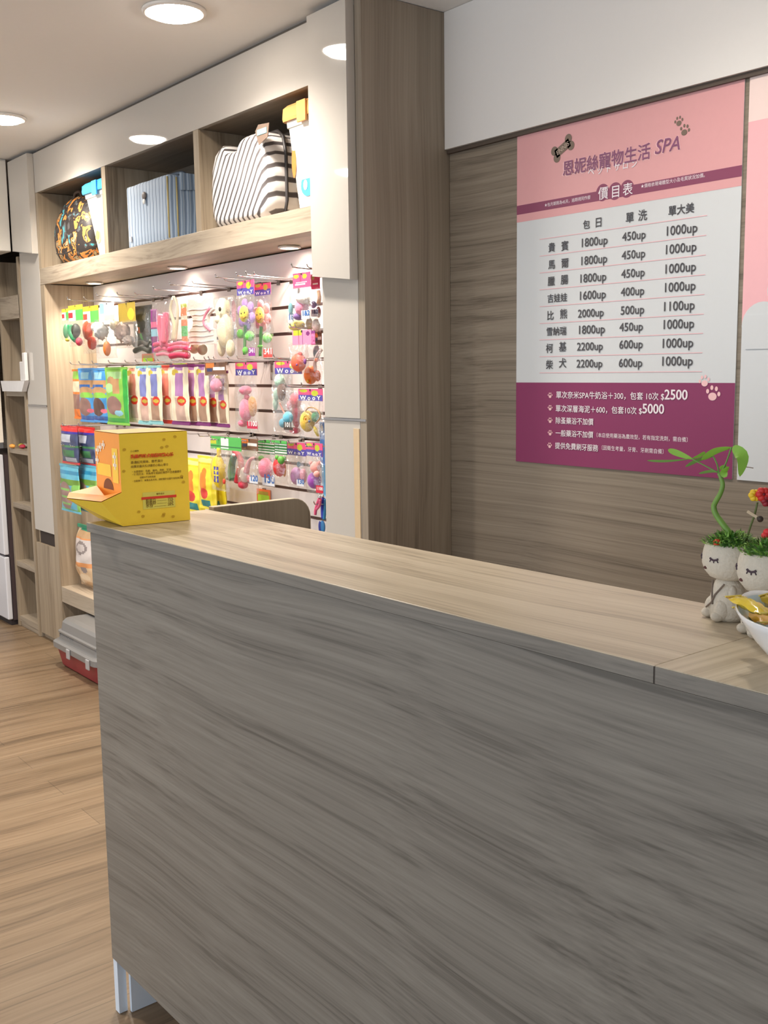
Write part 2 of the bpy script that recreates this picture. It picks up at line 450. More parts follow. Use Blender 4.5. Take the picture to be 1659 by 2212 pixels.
# ------------------------------------------------------------------ tall narrow cabinets on both sides of the bay
def tall_cabinet(name, label, x0, x1, zslant0, zslant1, zseam, zlow, wood_end):
    t = thing(name, label, 'cabinet', ((x0+x1)/2, YS, 0))
    obj('upper_door', prism(BM(), [(x0, zslant0), (x1, zslant1), (x1, ZC-0.018), (x0, ZC-0.018)], 'y', YS-0.030, YS), M_GLOSS, t, label='glossy white door with a slanted lower edge')
    obj('middle_door', bx(x0+0.008, x1-0.002, YS+0.001, YS+0.02, zseam+0.004, max(zslant0, zslant1)+0.04, bev=0.001), M_GLOSS, t)
    obj('lower_door', bx(x0+0.004, x1-0.002, YS+0.001, YS+0.02, zlow, zseam-0.004, bev=0.001), M_GLOSS, t)
    obj('carcass', bx(x0+0.001, x1-0.002, YS+0.021, 2.23, 0.002, ZC-0.02), M_SHELFZ if not wood_end else M_PILLAR, t)
    obj('seam_trim', bx(x0+0.005, x1+(0.03 if wood_end else -0.001), YS-0.002, YS+0.004, zseam-0.0035, zseam+0.0035), M_CHROME, t, label='thin chrome strip between the doors')
    return t
tc = tall_cabinet('tall_cabinet', 'tall glossy white cabinet with a grey wood end, right of the toy wall', -2.738, -2.541, 1.690, 1.667, 1.2485, 0.08, True)
obj('end_panel', bx(-2.540, XP, YS, YP-0.001, 0.001, ZC-0.002, bev=0.001), M_PILLAR, tc, label='grey-brown wood end panel')
obj('door_edge', bx(-2.574, -2.545, YS-0.002, YS+0.001, 0.08, 1.222), mat((206, 182, 148), 0.5), tc, label='tan strip along the lower door')  # tan strip built for the exposed edge of the lower door
tc2 = tall_cabinet('tall_cabinet', 'tall narrow cabinet left of the toy wall, beside the cube shelves', -5.43, -5.152, 2.02, 1.985, 1.240, 0.59, False)
obj('lower_panel', bx(-5.426, -5.153, YS+0.003, YS+0.02, 0.03, 0.52), M_SHELFZ, tc2, label='bare wood panel below the doors')
obj('gap_back', bx(-5.40, -5.16, YS+0.018, YS+0.0205, 0.52, 0.59), mat((60, 50, 46), 0.7), tc2)

# ------------------------------------------------------------------ left: overhead cabinet and cube shelves
oc = thing('overhead_cabinet', 'white overhead cabinet at the left end under the ceiling', 'cabinet', (-5.9, 1.6, 2.0))
obj('body', bx(-6.85, -5.45, 1.25, YS-0.032, 2.02, ZC-0.002), mat((240, 235, 226), 0.35, var=0.01), oc)
obj('side_door', bx(-5.449, -5.44, 1.26, YS-0.034, 2.022, ZC-0.01, bev=0.002), mat((240, 235, 226), 0.25, var=0.01), oc)
obj('lower_panel', bx(-6.85, -5.795, 1.855, 1.885, 1.03, 2.018, bev=.002), mat((240, 232, 218), 0.35, var=0.01), oc, label='cream panel below the overhead cabinet')
cs = thing('cube_shelf', 'open wood cube shelves left of the narrow cabinet', 'shelving', (-5.58, YS, 0))
M_CUBESHADE = wood('wood_cube_back_shaded', (84, 70, 60), (104, 88, 76), (120, 103, 89), 'z', 14, 0.5, 0.02)  # same wood, darkened to hold the shade inside the cubes
obj('back_panel', bx(-5.787, -5.44, 2.2, 2.23, 0.002, 2.0), M_CUBESHADE, cs)
obj('header_board', bx(-5.765, -5.465, YS, YS+0.03, 1.69, 1.808), M_SHELF, cs)
for z, th in ((1.69, 0.02), (1.285, 0.025), (0.975, 0.025), (0.675, 0.028), (0.345, 0.03), (0.03, 0.03)):
    obj('shelf_board', bx(-5.765, -5.465, YS+0.004, 2.199, z, z+th), M_SHELF, cs)
for X in (-5.775, -5.4595):
    obj('upright', bx(X-0.0125 if X > -5.5 else X-0.012, X+0.0125 if X > -5.5 else X+0.012, YS, 2.2, 0.002, 1.998), M_SHELFZ, cs)
obj('plinth', bx(-5.787, -5.44, YS+0.01, YS+0.03, 0.001, 0.03), M_SHELF, cs)

# ------------------------------------------------------------------ reception counter (turned a little from the wall)
ZTOP = 1.094
CTR = Matrix.Rotation(CA, 4, 'Z')
def cthing(name, label, cat, lx, ly, z=0.0):
    p = CTR @ Vector((lx, ly, z)); return thing(name, label, cat, p, CA)
def cobj(name, bm, m, parent, **k):
    bm.transform(CTR); return obj(name, bm, m, parent, **k)
def cpt(lx, ly, z): return CTR @ Vector((lx, ly, z))
YC = 0.873
rc = cthing('reception_counter', 'long grey-brown wood reception counter with a straight front', 'counter', -1.0, YC)
cobj('front_panel', bx(-2.043, 0.45, YC+0.004, YC+0.024, 0.126, ZTOP-0.0213), M_COUNTER, rc)
cobj('end_panel', bx(-2.043, -2.020, YC+0.026, 1.156, 0.126, ZTOP-0.0225), M_GATE, rc, label='vertical-grained end panel')
M_COOLPALE = mat((222, 234, 248), 0.4, var=0.02)  # white laminate, the cool daylight put into it as a blue tint
cobj('leg_strip', bx(-2.043, -2.024, YC+0.006, YC+0.0255, 0.001, 0.125), M_COOLPALE, rc, label='pale strip under the front panel')
cobj('leg_lining', bx(-2.0195, -2.011, YC+0.0295, 1.155, 0.001, 0.9), M_COOLPALE, rc, label='pale inner lining of the end panel')
cobj('inner_shelf', bx(-1.984, 0.4, YC+0.03, 1.15, 0.60, 0.62), M_GATE, rc)
cobj('kick_board', bx(-1.984, 0.4, 1.10, 1.12, 0.001, 0.14), M_COUNTER, rc)
# low partition continuing the end of the counter towards the toy wall
pp = cthing('partition_panel', 'low wood partition with a rounded corner behind the left end of the counter', 'partition', -2.03, 1.30)
ARC = [(1.375+0.045*math.cos(math.radians(a)), ZTOP-0.039+0.045*math.sin(math.radians(a))) for a in range(0, 91, 15)]
cobj('panel', prism(BM(), [(1.1585, 0.001), (1.42, 0.001)] + ARC + [(1.1585, ZTOP+0.006)], 'x', -2.043, -2.022), M_GATE, pp)
ed = [(1.1585, ZTOP+0.006)] + ARC[::-1] + [(1.42, 0.6)]
bm = BM()
for i, (p, q) in enumerate(zip(ed, ed[1:])):
    n = Vector((-(q[1]-p[1]), q[0]-p[0])).normalized()*0.0015
    prism(bm, [p, q, (q[0]+n.x, q[1]+n.y), (p[0]+n.x, p[1]+n.y)], 'x', -2.043, -2.022)
cobj('edge_strip', bm, mat((205, 190, 165), 0.5), pp, label='light edge strip')
ct = cthing('countertop', 'wood counter top in a lit tone, the yellow box on its far left end', 'countertop', -1.0, 1.0, ZTOP)
XS = -0.632
cobj('main_slab', bx(-2.047, XS-0.0004, YC, 1.157, ZTOP-0.019, ZTOP, bev=0.0012), M_TOP, ct)
bm = prism(BM(), [(XS+0.0004, YC), (0.45, YC), (0.45, 1.45), (-0.35, 1.45), (-0.35, 1.157), (XS+0.0004, 1.157)], 'z', ZTOP-0.019, ZTOP)
cobj('corner_slab', bm, M_TOPY, ct, label='corner slab with the grain running away from the viewer')
cobj('edge_band', bx(-2.047, XS-0.0012, YC-0.0012, YC, ZTOP-0.019, ZTOP-0.001), M_COUNTER, ct)  # slab's own laminate in the darker tone of the unlit front
cobj('edge_band', bx(XS+0.0012, 0.45, YC-0.0012, YC, ZTOP-0.019, ZTOP-0.001), M_COUNTER, ct)
cobj('edge_seam', bx(XS-0.0011, XS+0.0011, YC-0.0005, YC+0.0005, ZTOP-0.019, ZTOP-0.001), mat((70, 60, 52), 0.6), ct)

# ------------------------------------------------------------------ price list poster on the wood wall
M_INK = mat((78, 76, 80), 0.6); M_PUR = mat((136, 44, 92), 0.42, var=0.02); M_PUR2 = mat((138, 66, 96), 0.42, var=0.02)
M_PINK = mat((226, 166, 168), 0.42, var=0.02); M_PAPER = mat((214, 217, 219), 0.42, var=0.01)
M_LINE = mat((238, 188, 192), 0.5); M_WTXT = mat((246, 234, 240), 0.5); M_TITLE = mat((140, 84, 118), 0.5)
M_LPINK = mat((246, 198, 200), 0.5); M_TAUPE = mat((124, 106, 92), 0.5)
YW = YP-0.0035
pa, pb = at(1117, 295, YW), at(1611, 170, YW); pc, pd = at(1115, 998, YW), at(1580, 1033, YW)
PX0, PX1, PZ1, PZ0 = (pa.x+pc.x)/2, (pb.x+pd.x)/2, (pa.z+pb.z)/2, (pc.z+pd.z)/2
zw = (at(1113, 828, YW).z + at(1585, 825, YW).z)/2
zp = (at(1116, 481, YW).z + at(1600, 402, YW).z)/2
b1 = (at(1116, 449, YW).z + at(1602, 352, YW).z)/2; b0 = (at(1116, 468, YW).z + at(1601, 377, YW).z)/2
po = thing('price_poster', 'pink, white and purple price list poster with rows of prices on the wood wall', 'poster', ((PX0+PX1)/2, YP, PZ0))
obj('sheet', bx(PX0, PX1, YW, YP-0.001, PZ0, PZ1), M_PAPER, po)
def flat(x0, x1, z0, z1, lift=0.0004):
    bm = BM(); v = [bm.verts.new(p) for p in ((x0, YW-lift, z0), (x1, YW-lift, z0), (x1, YW-lift, z1), (x0, YW-lift, z1))]; bm.faces.new(v); return bm
def disc(bm, cx, cz, rx, rz, lift, n=28):
    v = [bm.verts.new((cx+rx*math.cos(2*math.pi*k/n), YW-lift, cz+rz*math.sin(2*math.pi*k/n))) for k in range(n)]; bm.faces.new(v); return bm
obj('pink_field', flat(PX0, PX1, zp, PZ1), M_PINK, po)
obj('purple_field', flat(PX0, PX1, PZ0, zw), M_PUR, po)
bm = flat(PX0, PX1, b0, b1, 0.0008)
for x, y in ((1302, 416), (1329, 413), (1355, 408)):
    c = at(x, y, YW); disc(bm, c.x, c.z, 0.0225, 0.0225, 0.0007+0.00007*(x-1300)/27)
obj('purple_band', bm, M_PUR2, po)
def T(s, x0, y0, x1, y1, bold=0.0, shear=0.0, ky=1.0, lift=0.0012):
    return wall_text(s, x0, x1, (y0, y1), YW-lift, 0.0, shear, ky), bold
def runs(name, lst, m, parent):
    for it, bold in lst:
        its = [it]
        for k in (-1, 1):
            if bold: its.append((it[0], it[1] @ Matrix.Translation((k*bold*1.4, 0, 0.00025*(k+2))), *it[2:]))
            if bold: its.append((it[0], it[1] @ Matrix.Translation((0, k*bold*1.0, 0.00025*(k+2)+0.0001)), *it[2:]))
        obj(name, text_bm(its), m, parent)
runs('title_outline', [T('恩妮絲寵物生活', 1214, 379, 1404, 341, 0.05, lift=0.0005), T('SPA', 1412, 334, 1468, 324, 0.035, 0.25, lift=0.0005)], M_LPINK, po)
runs('title', [T('恩妮絲寵物生活', 1215, 378, 1403, 340, 0.016, lift=0.0018), T('SPA', 1413, 333, 1467, 323, 0.01, 0.25, lift=0.0018)], M_TITLE, po)
runs('subtitle', [T(ch, 1270+18.5*i, 379-3.4*i, 1283+18.5*i, 377-3.4*i, 0.02) for i, ch in enumerate('ペットサロン')], M_WTXT, po)
runs('band_lettering', [T('價', 1292, 429, 1312, 428, 0.01), T('目', 1319, 425, 1339, 424, 0.01), T('表', 1345, 420, 1365, 419, 0.01),
    T('★包月期限為45天，逾期視同作廢', 1176, 446, 1275, 430), T('★價格依現場體型大小及毛質狀況加價。', 1384, 408, 1522, 380)], M_WTXT, po)
tx = [T('包', 1259, 494, 1273, 492, 0.012), T('日', 1284, 490, 1300, 488, 0.012), T('單', 1351, 480, 1368, 478, 0.014), T('洗', 1378, 476, 1396, 473, 0.012), T('單大美', 1443, 464, 1498, 458, 0.016)]
C1 = [(1253, 531), (1252, 570), (1250, 608), (1249, 645), (1248, 683), (1247, 721), (1246, 757), (1245, 794)]
C2 = [(1344, 518), (1343, 558), (1342, 598), (1341, 637), (1340, 677), (1338, 715), (1337, 753), (1336, 793)]
C3 = [(1436, 506), (1434, 546), (1433, 588), (1432, 628), (1430, 669), (1429, 710), (1427, 751), (1426, 790)]
C0 = [(1184, 543), (1184, 580), (1183, 616), (1182, 653), (1181, 690), (1180, 725), (1179, 761), (1179, 796)]
rows = [('貴賓', 1800, 450, 1000), ('馬爾', 1800, 450, 1000), ('臘腸', 1800, 450, 1000), ('吉娃娃', 1600, 400, 1000), ('比熊', 2000, 500, 1100), ('雪納瑞', 1800, 450, 1000), ('柯基', 2200, 600, 1000), ('柴犬', 2200, 600, 1000)]
for k, (nm, a, b, c) in enumerate(rows):
    x, y = C0[k]
    if len(nm) == 3: tx.append(T(nm, x, y, x+42, y-4, 0.012))
    else: tx += [T(nm[0], x, y, x+14, y-1, 0.012), T(nm[1], x+28, y-3, x+43, y-4, 0.012)]
    for s, (x, y), w in ((a, C1[k], 55), (b, C2[k], 50), (c, C3[k], 65)):
        sl = (500-y)/330*0.11
        tx.append(T('%dup' % s, x, y, x+w, y-8*sl/0.11*0.9-1 if y < 700 else y-1, 0.012))
runs('price_lettering', tx, M_INK, po)
for (y0, y1) in ((520, 462), (556, 505), (592, 548), (628, 591), (664, 634), (700, 677), (736, 718), (772, 760), (805, 803)):
    p = at(1166, y0, YW); q = at(1528 - (y0-520)*0.04, y1, YW); z = (p.z+q.z)/2
    bm = BM(); bmesh.ops.create_grid(bm, x_segments=1, y_segments=1, size=0.5, matrix=Matrix.Translation(((p.x+q.x)/2, YW-0.001, z)) @ Matrix.Rotation(math.radians(90), 4, 'X') @ Matrix.Diagonal((q.x-p.x, 0.0018, 1, 1)))
    obj('table_line', bm, M_LINE, po)
runs('notes_lettering', [
    T('單次奈米SPA牛奶浴＋300，包套 10次 $', 1201, 861, 1434, 861, 0.012), T('2500', 1435, 863, 1484, 863, 0.02),
    T('單次深層海泥＋600，包套10次 $', 1200, 890, 1386, 892, 0.012), T('5000', 1387, 893, 1433, 893, 0.02),
    T('除蚤藥浴不加價', 1200, 914, 1281, 917, 0.012), T('一般藥浴不加價', 1200, 941, 1281, 945, 0.012), T('提供免費刷牙服務', 1199, 969, 1292, 973, 0.012),
    T('〔本店使用藥浴為農效型，若有指定洗劑，需自備〕', 1283, 945, 1478, 952), T('〔因衛生考量，牙膏、牙刷需自備〕', 1294, 972, 1426, 978)], M_WTXT, po)
def paw(x, y, r, m, rot=0.0, lift=0.0014):
    c = at(x, y, YW); bm = BM()
    def rp(dx, dz): 
        return c.x + r*(dx*math.cos(rot)-dz*math.sin(rot)), c.z + r*(dx*math.sin(rot)+dz*math.cos(rot))
    a = rp(0, -0.35); disc(bm, a[0], a[1], r*0.55, r*0.45, lift, 16)
    for dx, dz in ((-0.75, 0.1), (-0.3, 0.6), (0.3, 0.6), (0.75, 0.1)):
        a = rp(dx, dz); disc(bm, a[0], a[1], r*0.2, r*0.27, lift, 12)
    return obj('paw_print', bm, m, po)
for x, y, r, m, ro in ((1467, 262, 0.014, M_TAUPE, 0.1), (1480, 281, 0.016, M_TAUPE, -0.3), (1522, 823, 0.017, M_LPINK, 0.2), (1541, 850, 0.022, M_LPINK, -0.2),
                       (1189, 854, 0.0095, M_LPINK, 0), (1189, 881, 0.0095, M_LPINK, 0), (1189, 908, 0.0095, M_LPINK, 0), (1189, 935, 0.0095, M_LPINK, 0), (1188, 962, 0.0095, M_LPINK, 0)):
    paw(x, y, r, m, ro)
p, q = at(1201, 334, YW), at(1231, 307, YW); d = Vector((q.x-p.x, q.z-p.z)); dn = d.normalized(); nn = Vector((-dn.y, dn.x))
bm = BM()
for (e, s) in ((p, -1), (q, 1)):
    for k in (-1, 1): disc(bm, e.x+nn.x*k*0.011, e.z+nn.y*k*0.011, 0.0125, 0.0125, 0.0013, 18)
v = [bm.verts.new((a.x+nn.x*k, YW-0.0013, a.z+nn.y*k)) for a, k in ((p, -0.012), (q, -0.012), (q, 0.012), (p, 0.012))]; bm.faces.new(v)
obj('bone', bm, M_TAUPE, po, label='taupe bone emblem')
w = text_width('ENNIS', 1.0); k = d.length*0.86/w; st = Vector((p.x, p.z)) + d*0.07 - nn*k*0.36
obj('bone_lettering', text_bm([('ENNIS', Matrix.Translation((st.x, YW-0.002, st.y)) @ Matrix.Rotation(math.radians(90), 4, 'X') @ Matrix.Rotation(math.atan2(d.y, d.x), 4, 'Z') @ Matrix.Diagonal((k, k, 1, 1)), 1.0, 0.0, 0.0, 'LEFT')]), mat((196, 176, 160), 0.5), po)

# second poster, cut by the edge of the picture
qa = at(1617, 158, YW); qc = at(1595, 1034, YW)
QX0, QX1, QZ1, QZ0 = (qa.x+qc.x)/2, (qa.x+qc.x)/2+0.70, PZ1, PZ0
po2 = thing('cloud_poster', 'pink poster with white cloud shapes at the right edge, beside the price list', 'poster', (QX0+0.35, YP, QZ0))
obj('sheet', bx(QX0, QX1, YW, YP-0.001, QZ0, QZ1), M_PAPER, po2)
zc = at(1602, 700, YW).z
obj('pink_field', flat(QX0, QX1, zc, QZ1-0.10), mat((246, 186, 192), 0.42, var=0.02), po2)
obj('top_field', flat(QX0, QX1, QZ1-0.10, QZ1, 0.0005), mat((246, 222, 216), 0.42, var=0.02), po2)
bm = BM()
for i, (cx, cz, r) in enumerate(((0.055, zc-0.005, 0.055), (0.12, zc+0.075, 0.055), (0.21, zc+0.05, 0.085), (0.34, zc+0.03, 0.08), (0.46, zc+0.08, 0.09), (0.6, zc+0.03, 0.08), (0.66, zc, 0.04))): disc(bm, QX0+cx, cz, r, r, 0.001+0.0001*i)
box(bm, QX0+0.012, QX1-0.005, YW-0.002, YW-0.001, zc-0.06, zc+0.02)
obj('white_clouds', bm, M_PAPER, po2)

# ------------------------------------------------------------------ yellow dispenser box on the counter
M_YEL = mat((250, 214, 66), 0.38, var=0.03); M_OR = mat((246, 158, 60), 0.38, var=0.03); M_ORD = mat((214, 112, 40), 0.4)
bl = atz(266, 1137, ZTOP+0.001); br = atz(411, 1123, ZTOP+0.001)
BW = (br-bl).length; BD = 0.150; BH = 0.185
ang = math.atan2(br.y-bl.y, br.x-bl.x)            # direction of the yellow side
yb = thing('dispenser_box', 'yellow cardboard dispenser box with an open spout on the counter end', 'box', bl, ang - math.radians(90))
ux = Vector((br.x-bl.x, br.y-bl.y, 0)).normalized(); uy = Vector((-ux.y, ux.x, 0))   # ux along the yellow side, uy to the left behind
def bp(a, b, z): return bl + ux*a + uy*b + Vector((0, 0, z))
def quadbm(pts, mi=0, bm=None):
    bm = bm or BM(); f = bm.faces.new([bm.verts.new(p) for p in pts]); f.material_index = mi; return bm
bm = BM()
zt_ = BH; zo = 0.070
V = {}
for n, (a, b, z) in {'a': (0, 0, 0), 'b': (BW, 0, 0), 'c': (BW, BD, 0), 'd': (0, BD, 0), 'e': (0, 0, zt_), 'f': (BW, 0, zt_), 'g': (BW, BD, zt_), 'h': (0, BD, zt_)}.items(): V[n] = bm.verts.new(bp(a, b, z))
for names, mi in (('abfe', 0), ('bcgf', 0), ('cdhg', 0), ('dabc', 0), ('adhe', 1)):
    f = bm.faces.new([V[k] for k in names]); f.material_index = mi
obj('carton', bm, [M_YEL, M_OR], yb)
obj('lid', quadbm([bp(-0.001, 0.0, zt_+0.0012), bp(BW, 0.001, zt_+0.0012), bp(BW, BD, zt_+0.0012), bp(-0.001, BD, zt_+0.0012)]), mat((250, 196, 130), 0.35), yb, label='pale orange lid')
# spout: a slanted trough in front of the orange face
SO = -0.085
sp = {'t0': (0, 0.0, 0.068), 't1': (0, BD, 0.068), 'b0': (0, 0, 0.0), 'b1': (0, BD, 0.0), 'f0': (SO*0.5, 0.0, 0.052), 'f1': (SO, BD*0.55, 0.055), 'f2': (SO*0.7, BD, 0.058)}
bm = BM(); q = {k: bm.verts.new(bp(*v)) for k, v in sp.items()}
for names, mi in ((('b0', 'f0', 't0'), 0), (('b0', 'b1', 'f1', 'f0'), 0), (('b1', 'f2', 'f1'), 1), (('b1', 't1', 'f2'), 0)):
    f = bm.faces.new([q[k] for k in names]); f.material_index = mi
obj('spout', bm, [M_YEL, M_ORD], yb, label='slanted spout tray')
bm = BM(); q = {k: bm.verts.new(bp(v[0], v[1], v[2]+0.0015)) for k, v in sp.items()}
g = bm.verts.new(bp(-0.02, 0.045, 0.060)); h = bm.verts.new(bp(-0.004, 0.065, 0.030))
for names in ((q['f0'], q['f1'], g), (q['f1'], q['f2'], g), (q['t0'], q['f0'], g), (q['f2'], q['t1'], g), (q['t0'], g, h), (g, q['t1'], h)): bm.faces.new(names)
obj('spout_flap', bm, M_OR, yb, label='orange folded flap')
bm = BM()
v = [bm.verts.new(bp(-0.0006, BD*0.5+0.03*math.cos(math.radians(a)), 0.069+0.022*math.sin(math.radians(a)))) for a in range(0, 181, 15)]; bm.faces.new(v)
obj('thumb_hole', bm, mat((122, 70, 36), 0.7), yb)
def side_rect(bm, a0, a1, z0, z1, lift=0.0006): quadbm([bp(a0, -lift, z0), bp(a1, -lift, z0), bp(a1, -lift, z1), bp(a0, -lift, z1)], 0, bm); return bm
def front_rect(bm, b0, b1, z0, z1, lift=0.0006): quadbm([bp(-lift, b0, z0), bp(-lift, b1, z0), bp(-lift, b1, z1), bp(-lift, b0, z1)], 0, bm); return bm
def side_text(s, a0, a1, z, bold=0.01):
    w = text_width(s, 1.0, bold); k = (a1-a0)*BW/w; o = bp(a0*BW, -0.001, z*BH)
    m = Matrix((( ux.x, 0, -uy.x, o.x), (ux.y, 0, -uy.y, o.y), (0, 1, 0, o.z), (0, 0, 0, 1)))
    return (s, m @ Matrix.Diagonal((k, k, 1, 1)), 1.0, bold, 0.0, 'LEFT')
runs('red_lettering', [(side_text('乳酪風味犬用起司點心條', 0.15, 0.78, 0.735, 0.02), 0.01)], mat((228, 88, 36), 0.5), yb)
runs('brown_lettering', [(q, 0) for q in (side_text('小小獎勵', 0.15, 0.27, 0.80), side_text('香濃起司美味、營養滿分', 0.15, 0.62, 0.675), side_text('給寶貝最天然健康的小點心零食', 0.15, 0.70, 0.63),
    side_text('・主要原料：乳酪、雞肉、澱粉、甘油', 0.15, 0.72, 0.575), side_text('・使用方法：作為零食或訓練獎勵每日適量餵食', 0.15, 0.88, 0.545), side_text('請置於陰涼乾燥處', 0.27, 0.50, 0.51), side_text('・注意事項：本產品為犬用、請放置於幼童不易取得之處', 0.15, 0.90, 0.475),
    side_text('營養成分', 0.50, 0.62, 0.315), side_text('粗蛋白 ‥‥‥‥‥ 25%', 0.34, 0.75, 0.245), side_text('粗脂肪 ‥‥‥‥‥ 10%', 0.34, 0.75, 0.215), side_text('水份 ‥‥‥‥‥‥ 28%', 0.34, 0.75, 0.185))], mat((126, 98, 30), 0.5), yb)
obj('nutrition_panel', side_rect(BM(), 0.30*BW, 0.78*BW, 0.165*BH, 0.35*BH), mat((226, 214, 96), 0.4), yb, label='pale green nutrition panel')
obj('red_stripe', side_rect(BM(), 0.28*BW, 0.80*BW, 0.272*BH, 0.30*BH, 0.0009), mat((224, 64, 44), 0.4), yb)
random.seed(3)
for k in range(26):
    a, z = random.random(), random.random()
    if 0.12 < a < 0.9 and 0.15 < z < 0.82: continue
    c = bp(a*BW*0.92+0.004, -0.0006, z*BH*0.92+0.006); n = 10; bm = BM()
    v = [bm.verts.new(c + ux*0.0052*math.cos(2*math.pi*i/n)*(0.6+random.random()*0.2) + Vector((0, 0, 0.0028*math.sin(2*math.pi*i/n)))) for i in range(n)]; bm.faces.new(v)
    obj('cheese_hole', bm, mat((206, 164, 38), 0.5), yb)
for r_ in ((0.012, 0.045, 0.085, 0.155), (0.055, 0.140, 0.095, 0.120)): obj('front_print', front_rect(BM(), *r_), mat((250, 206, 66), 0.4), yb, label='lighter yellow print on the orange face')
for b0, z0 in ((0.105, 0.150), (0.123, 0.143), (0.085, 0.156), (0.128, 0.122), (0.020, 0.135), (0.020, 0.118)):
    bm = BM(); front_rect(bm, b0, b0+0.020, z0, z0+0.006, 0.001); front_rect(bm, b0+0.006, b0+0.011, z0-0.006, z0+0.012, 0.001)
    obj('front_lettering', bm, mat((252, 236, 214), 0.5), yb, label='white brush-like character')

# ------------------------------------------------------------------ head-shaped planters, candy bowl
M_CLAY = mat((206, 197, 182), 0.75, bump=0.35, bscale=260, var=0.10); M_FACE = mat((70, 54, 66), 0.6); M_MOSS1 = mat((96, 138, 52), 0.8)
M_MOSS = [mat((104, 150, 56), 0.7), mat((140, 184, 84), 0.7), mat((70, 116, 44), 0.7)]
def planter(label, x, y, face_rot, hs, group):
    """seated figure with a hollow round head"""
    base = CTR @ Vector((x, y, ZTOP))
    t = thing('head_planter', label, 'planter', base, face_rot, group)
    R = Matrix.Rotation(face_rot, 4, 'Z'); L = lambda p: base + (R @ Vector(p))
    bm = BM()
    r = 0.0225*hs
    bmesh.ops.transform(lathe(bm, (0, 0, 0), [(0.0, 0.0), (0.95*r, 0.0), (1.12*r, 0.006), (1.14*r, 0.018), (1.0*r, 0.034), (0.80*r, 0.046), (0.5*r, 0.052), (0.0, 0.053)], 24, sy=0.86), matrix=Matrix.Translation(base) @ R, verts=bm.verts) if False else None
    lathe(bm, (0, 0, 0), [(0.0, 0.0005), (0.95*r, 0.0005), (1.12*r, 0.006), (1.14*r, 0.018), (1.0*r, 0.034), (0.80*r, 0.046), (0.5*r, 0.052), (0.0, 0.053)], 24, sy=0.86)
    for s in (-1, 1):
        ell(bm, (s*0.0120, -0.0120*hs, 0.0140), 0.0098, 0.0118, 0.0140, seg=16)      # legs
        ell(bm, (s*0.0125, -0.0190*hs, 0.0065), 0.0072, 0.0095, 0.0064, seg=12)        # feet
        ell(bm, (s*0.0185, -0.004, 0.031), 0.0052, 0.0062, 0.0140, seg=12)          # arms
    bm.transform(Matrix.Translation(base) @ R); obj('body', bm, M_CLAY, t, True)
    bm = BM()
    a, b, h = 0.0335*hs, 0.032*hs, 0.045*hs
    z0 = 0.0485
    prof = [(0.0, 0.0), (0.45, 0.02), (0.72, 0.10), (0.90, 0.26), (0.99, 0.45), (1.0, 0.62), (0.96, 0.80), (0.90, 0.95), (0.87, 1.0), (0.80, 1.0), (0.78, 0.93), (0.0, 0.90)]
    lathe(bm, (0, 0, z0), [(pr*a, pz*h) for pr, pz in prof], 32, sy=b/a)
    bm.transform(Matrix.Translation(base) @ R); hd = obj('head', bm, M_CLAY, t, True)
    def surf(az, v):
        """point on the head: az from the face direction, v up the head"""
        pr = 0.0
        for (r0, q0), (r1, q1) in zip(prof[:9], prof[1:9]):
            if q0 <= v <= q1: pr = r0+(r1-r0)*(v-q0)/(q1-q0)
        return Vector((math.sin(az)*pr*a*1.01, -math.cos(az)*pr*b*1.01, z0+v*h))
    bm = BM()
    for s in (-1, 1):
        tube(bm, [L(surf(s*0.50+d, 0.66-0.05*(1-(d/0.17)**2))) for d in (-0.17, -0.1, 0, 0.1, 0.17)], 0.0013*hs, 6)
        for d in (-0.13, 0.0, 0.13): tube(bm, [L(surf(s*0.50+d, 0.645-0.05*(1-(d/0.17)**2))), L(surf(s*0.50+d*1.35, 0.57-0.03*(1-(d/0.17)**2)))], 0.0007*hs, 5)
    obj('eyes', bm, M_FACE, hd, label='closed dark eyes with lashes')
    obj('mouth', ell(BM(), L(surf(0, 0.36)), 0.0026*hs, 0.0014, 0.0019*hs, seg=10), mat((86, 44, 40), 0.6), hd)
    # crossed straps of the outfit
    bm = BM()
    tube(bm, [L((-0.013, -0.0145, 0.046)), L((-0.002, -0.0205, 0.032)), L((0.004, -0.0225, 0.020))], 0.0011, 6)
    tube(bm, [L((0.015, -0.0135, 0.046)), L((0.006, -0.0205, 0.032)), L((0.002, -0.0228, 0.022)), L((-0.008, -0.0245, 0.014))], 0.0011, 6)
    obj('straps', bm, mat((120, 106, 96), 0.7), t, label='brown crossed straps')
    # moss: clumps of short curled blades
    bm = BM(); rnd = random.Random(int(x*1000))
    for k in range(380):
        q = rnd.random()**0.5; th = rnd.random()*6.283; rr = a*0.93*q
        z = z0+h*0.93+0.011*(1-q*q)+0.002
        p0 = Vector((rr*math.cos(th), rr*math.sin(th)*b/a, z)); d = Vector((math.cos(th)*(0.3+q), math.sin(th)*(0.3+q), 0.9*rnd.random()+0.2)).normalized()
        ln = 0.004+0.006*rnd.random(); sd = Vector((-d.y, d.x, 0.3)).normalized()*0.0013
        m1 = p0 + d*ln*0.6; p2 = m1 + (d+Vector((rnd.uniform(-.8, .8), rnd.uniform(-.8, .8), rnd.uniform(-.7, .3)))).normalized()*ln*0.6
        va = [bm.verts.new(v) for v in (p0-sd, p0+sd, m1+sd, m1-sd)]; f = bm.faces.new(va); f.material_index = k % 3
        vb = [bm.verts.new(v) for v in (m1-sd, m1+sd, p2)]; f = bm.faces.new(vb); f.material_index = k % 3
    ell(bm, (0, 0, z0+h*0.93), a*0.82, b*0.82, 0.011, seg=20, fluff=0.12, fs=9, mi=2)
    bm.transform(Matrix.Translation(base) @ R); mo = obj('moss', bm, M_MOSS, t, label='green moss'); mo['kind'] = 'stuff'
    return t, base, L, z0+h*0.93
FR = math.radians(-30)
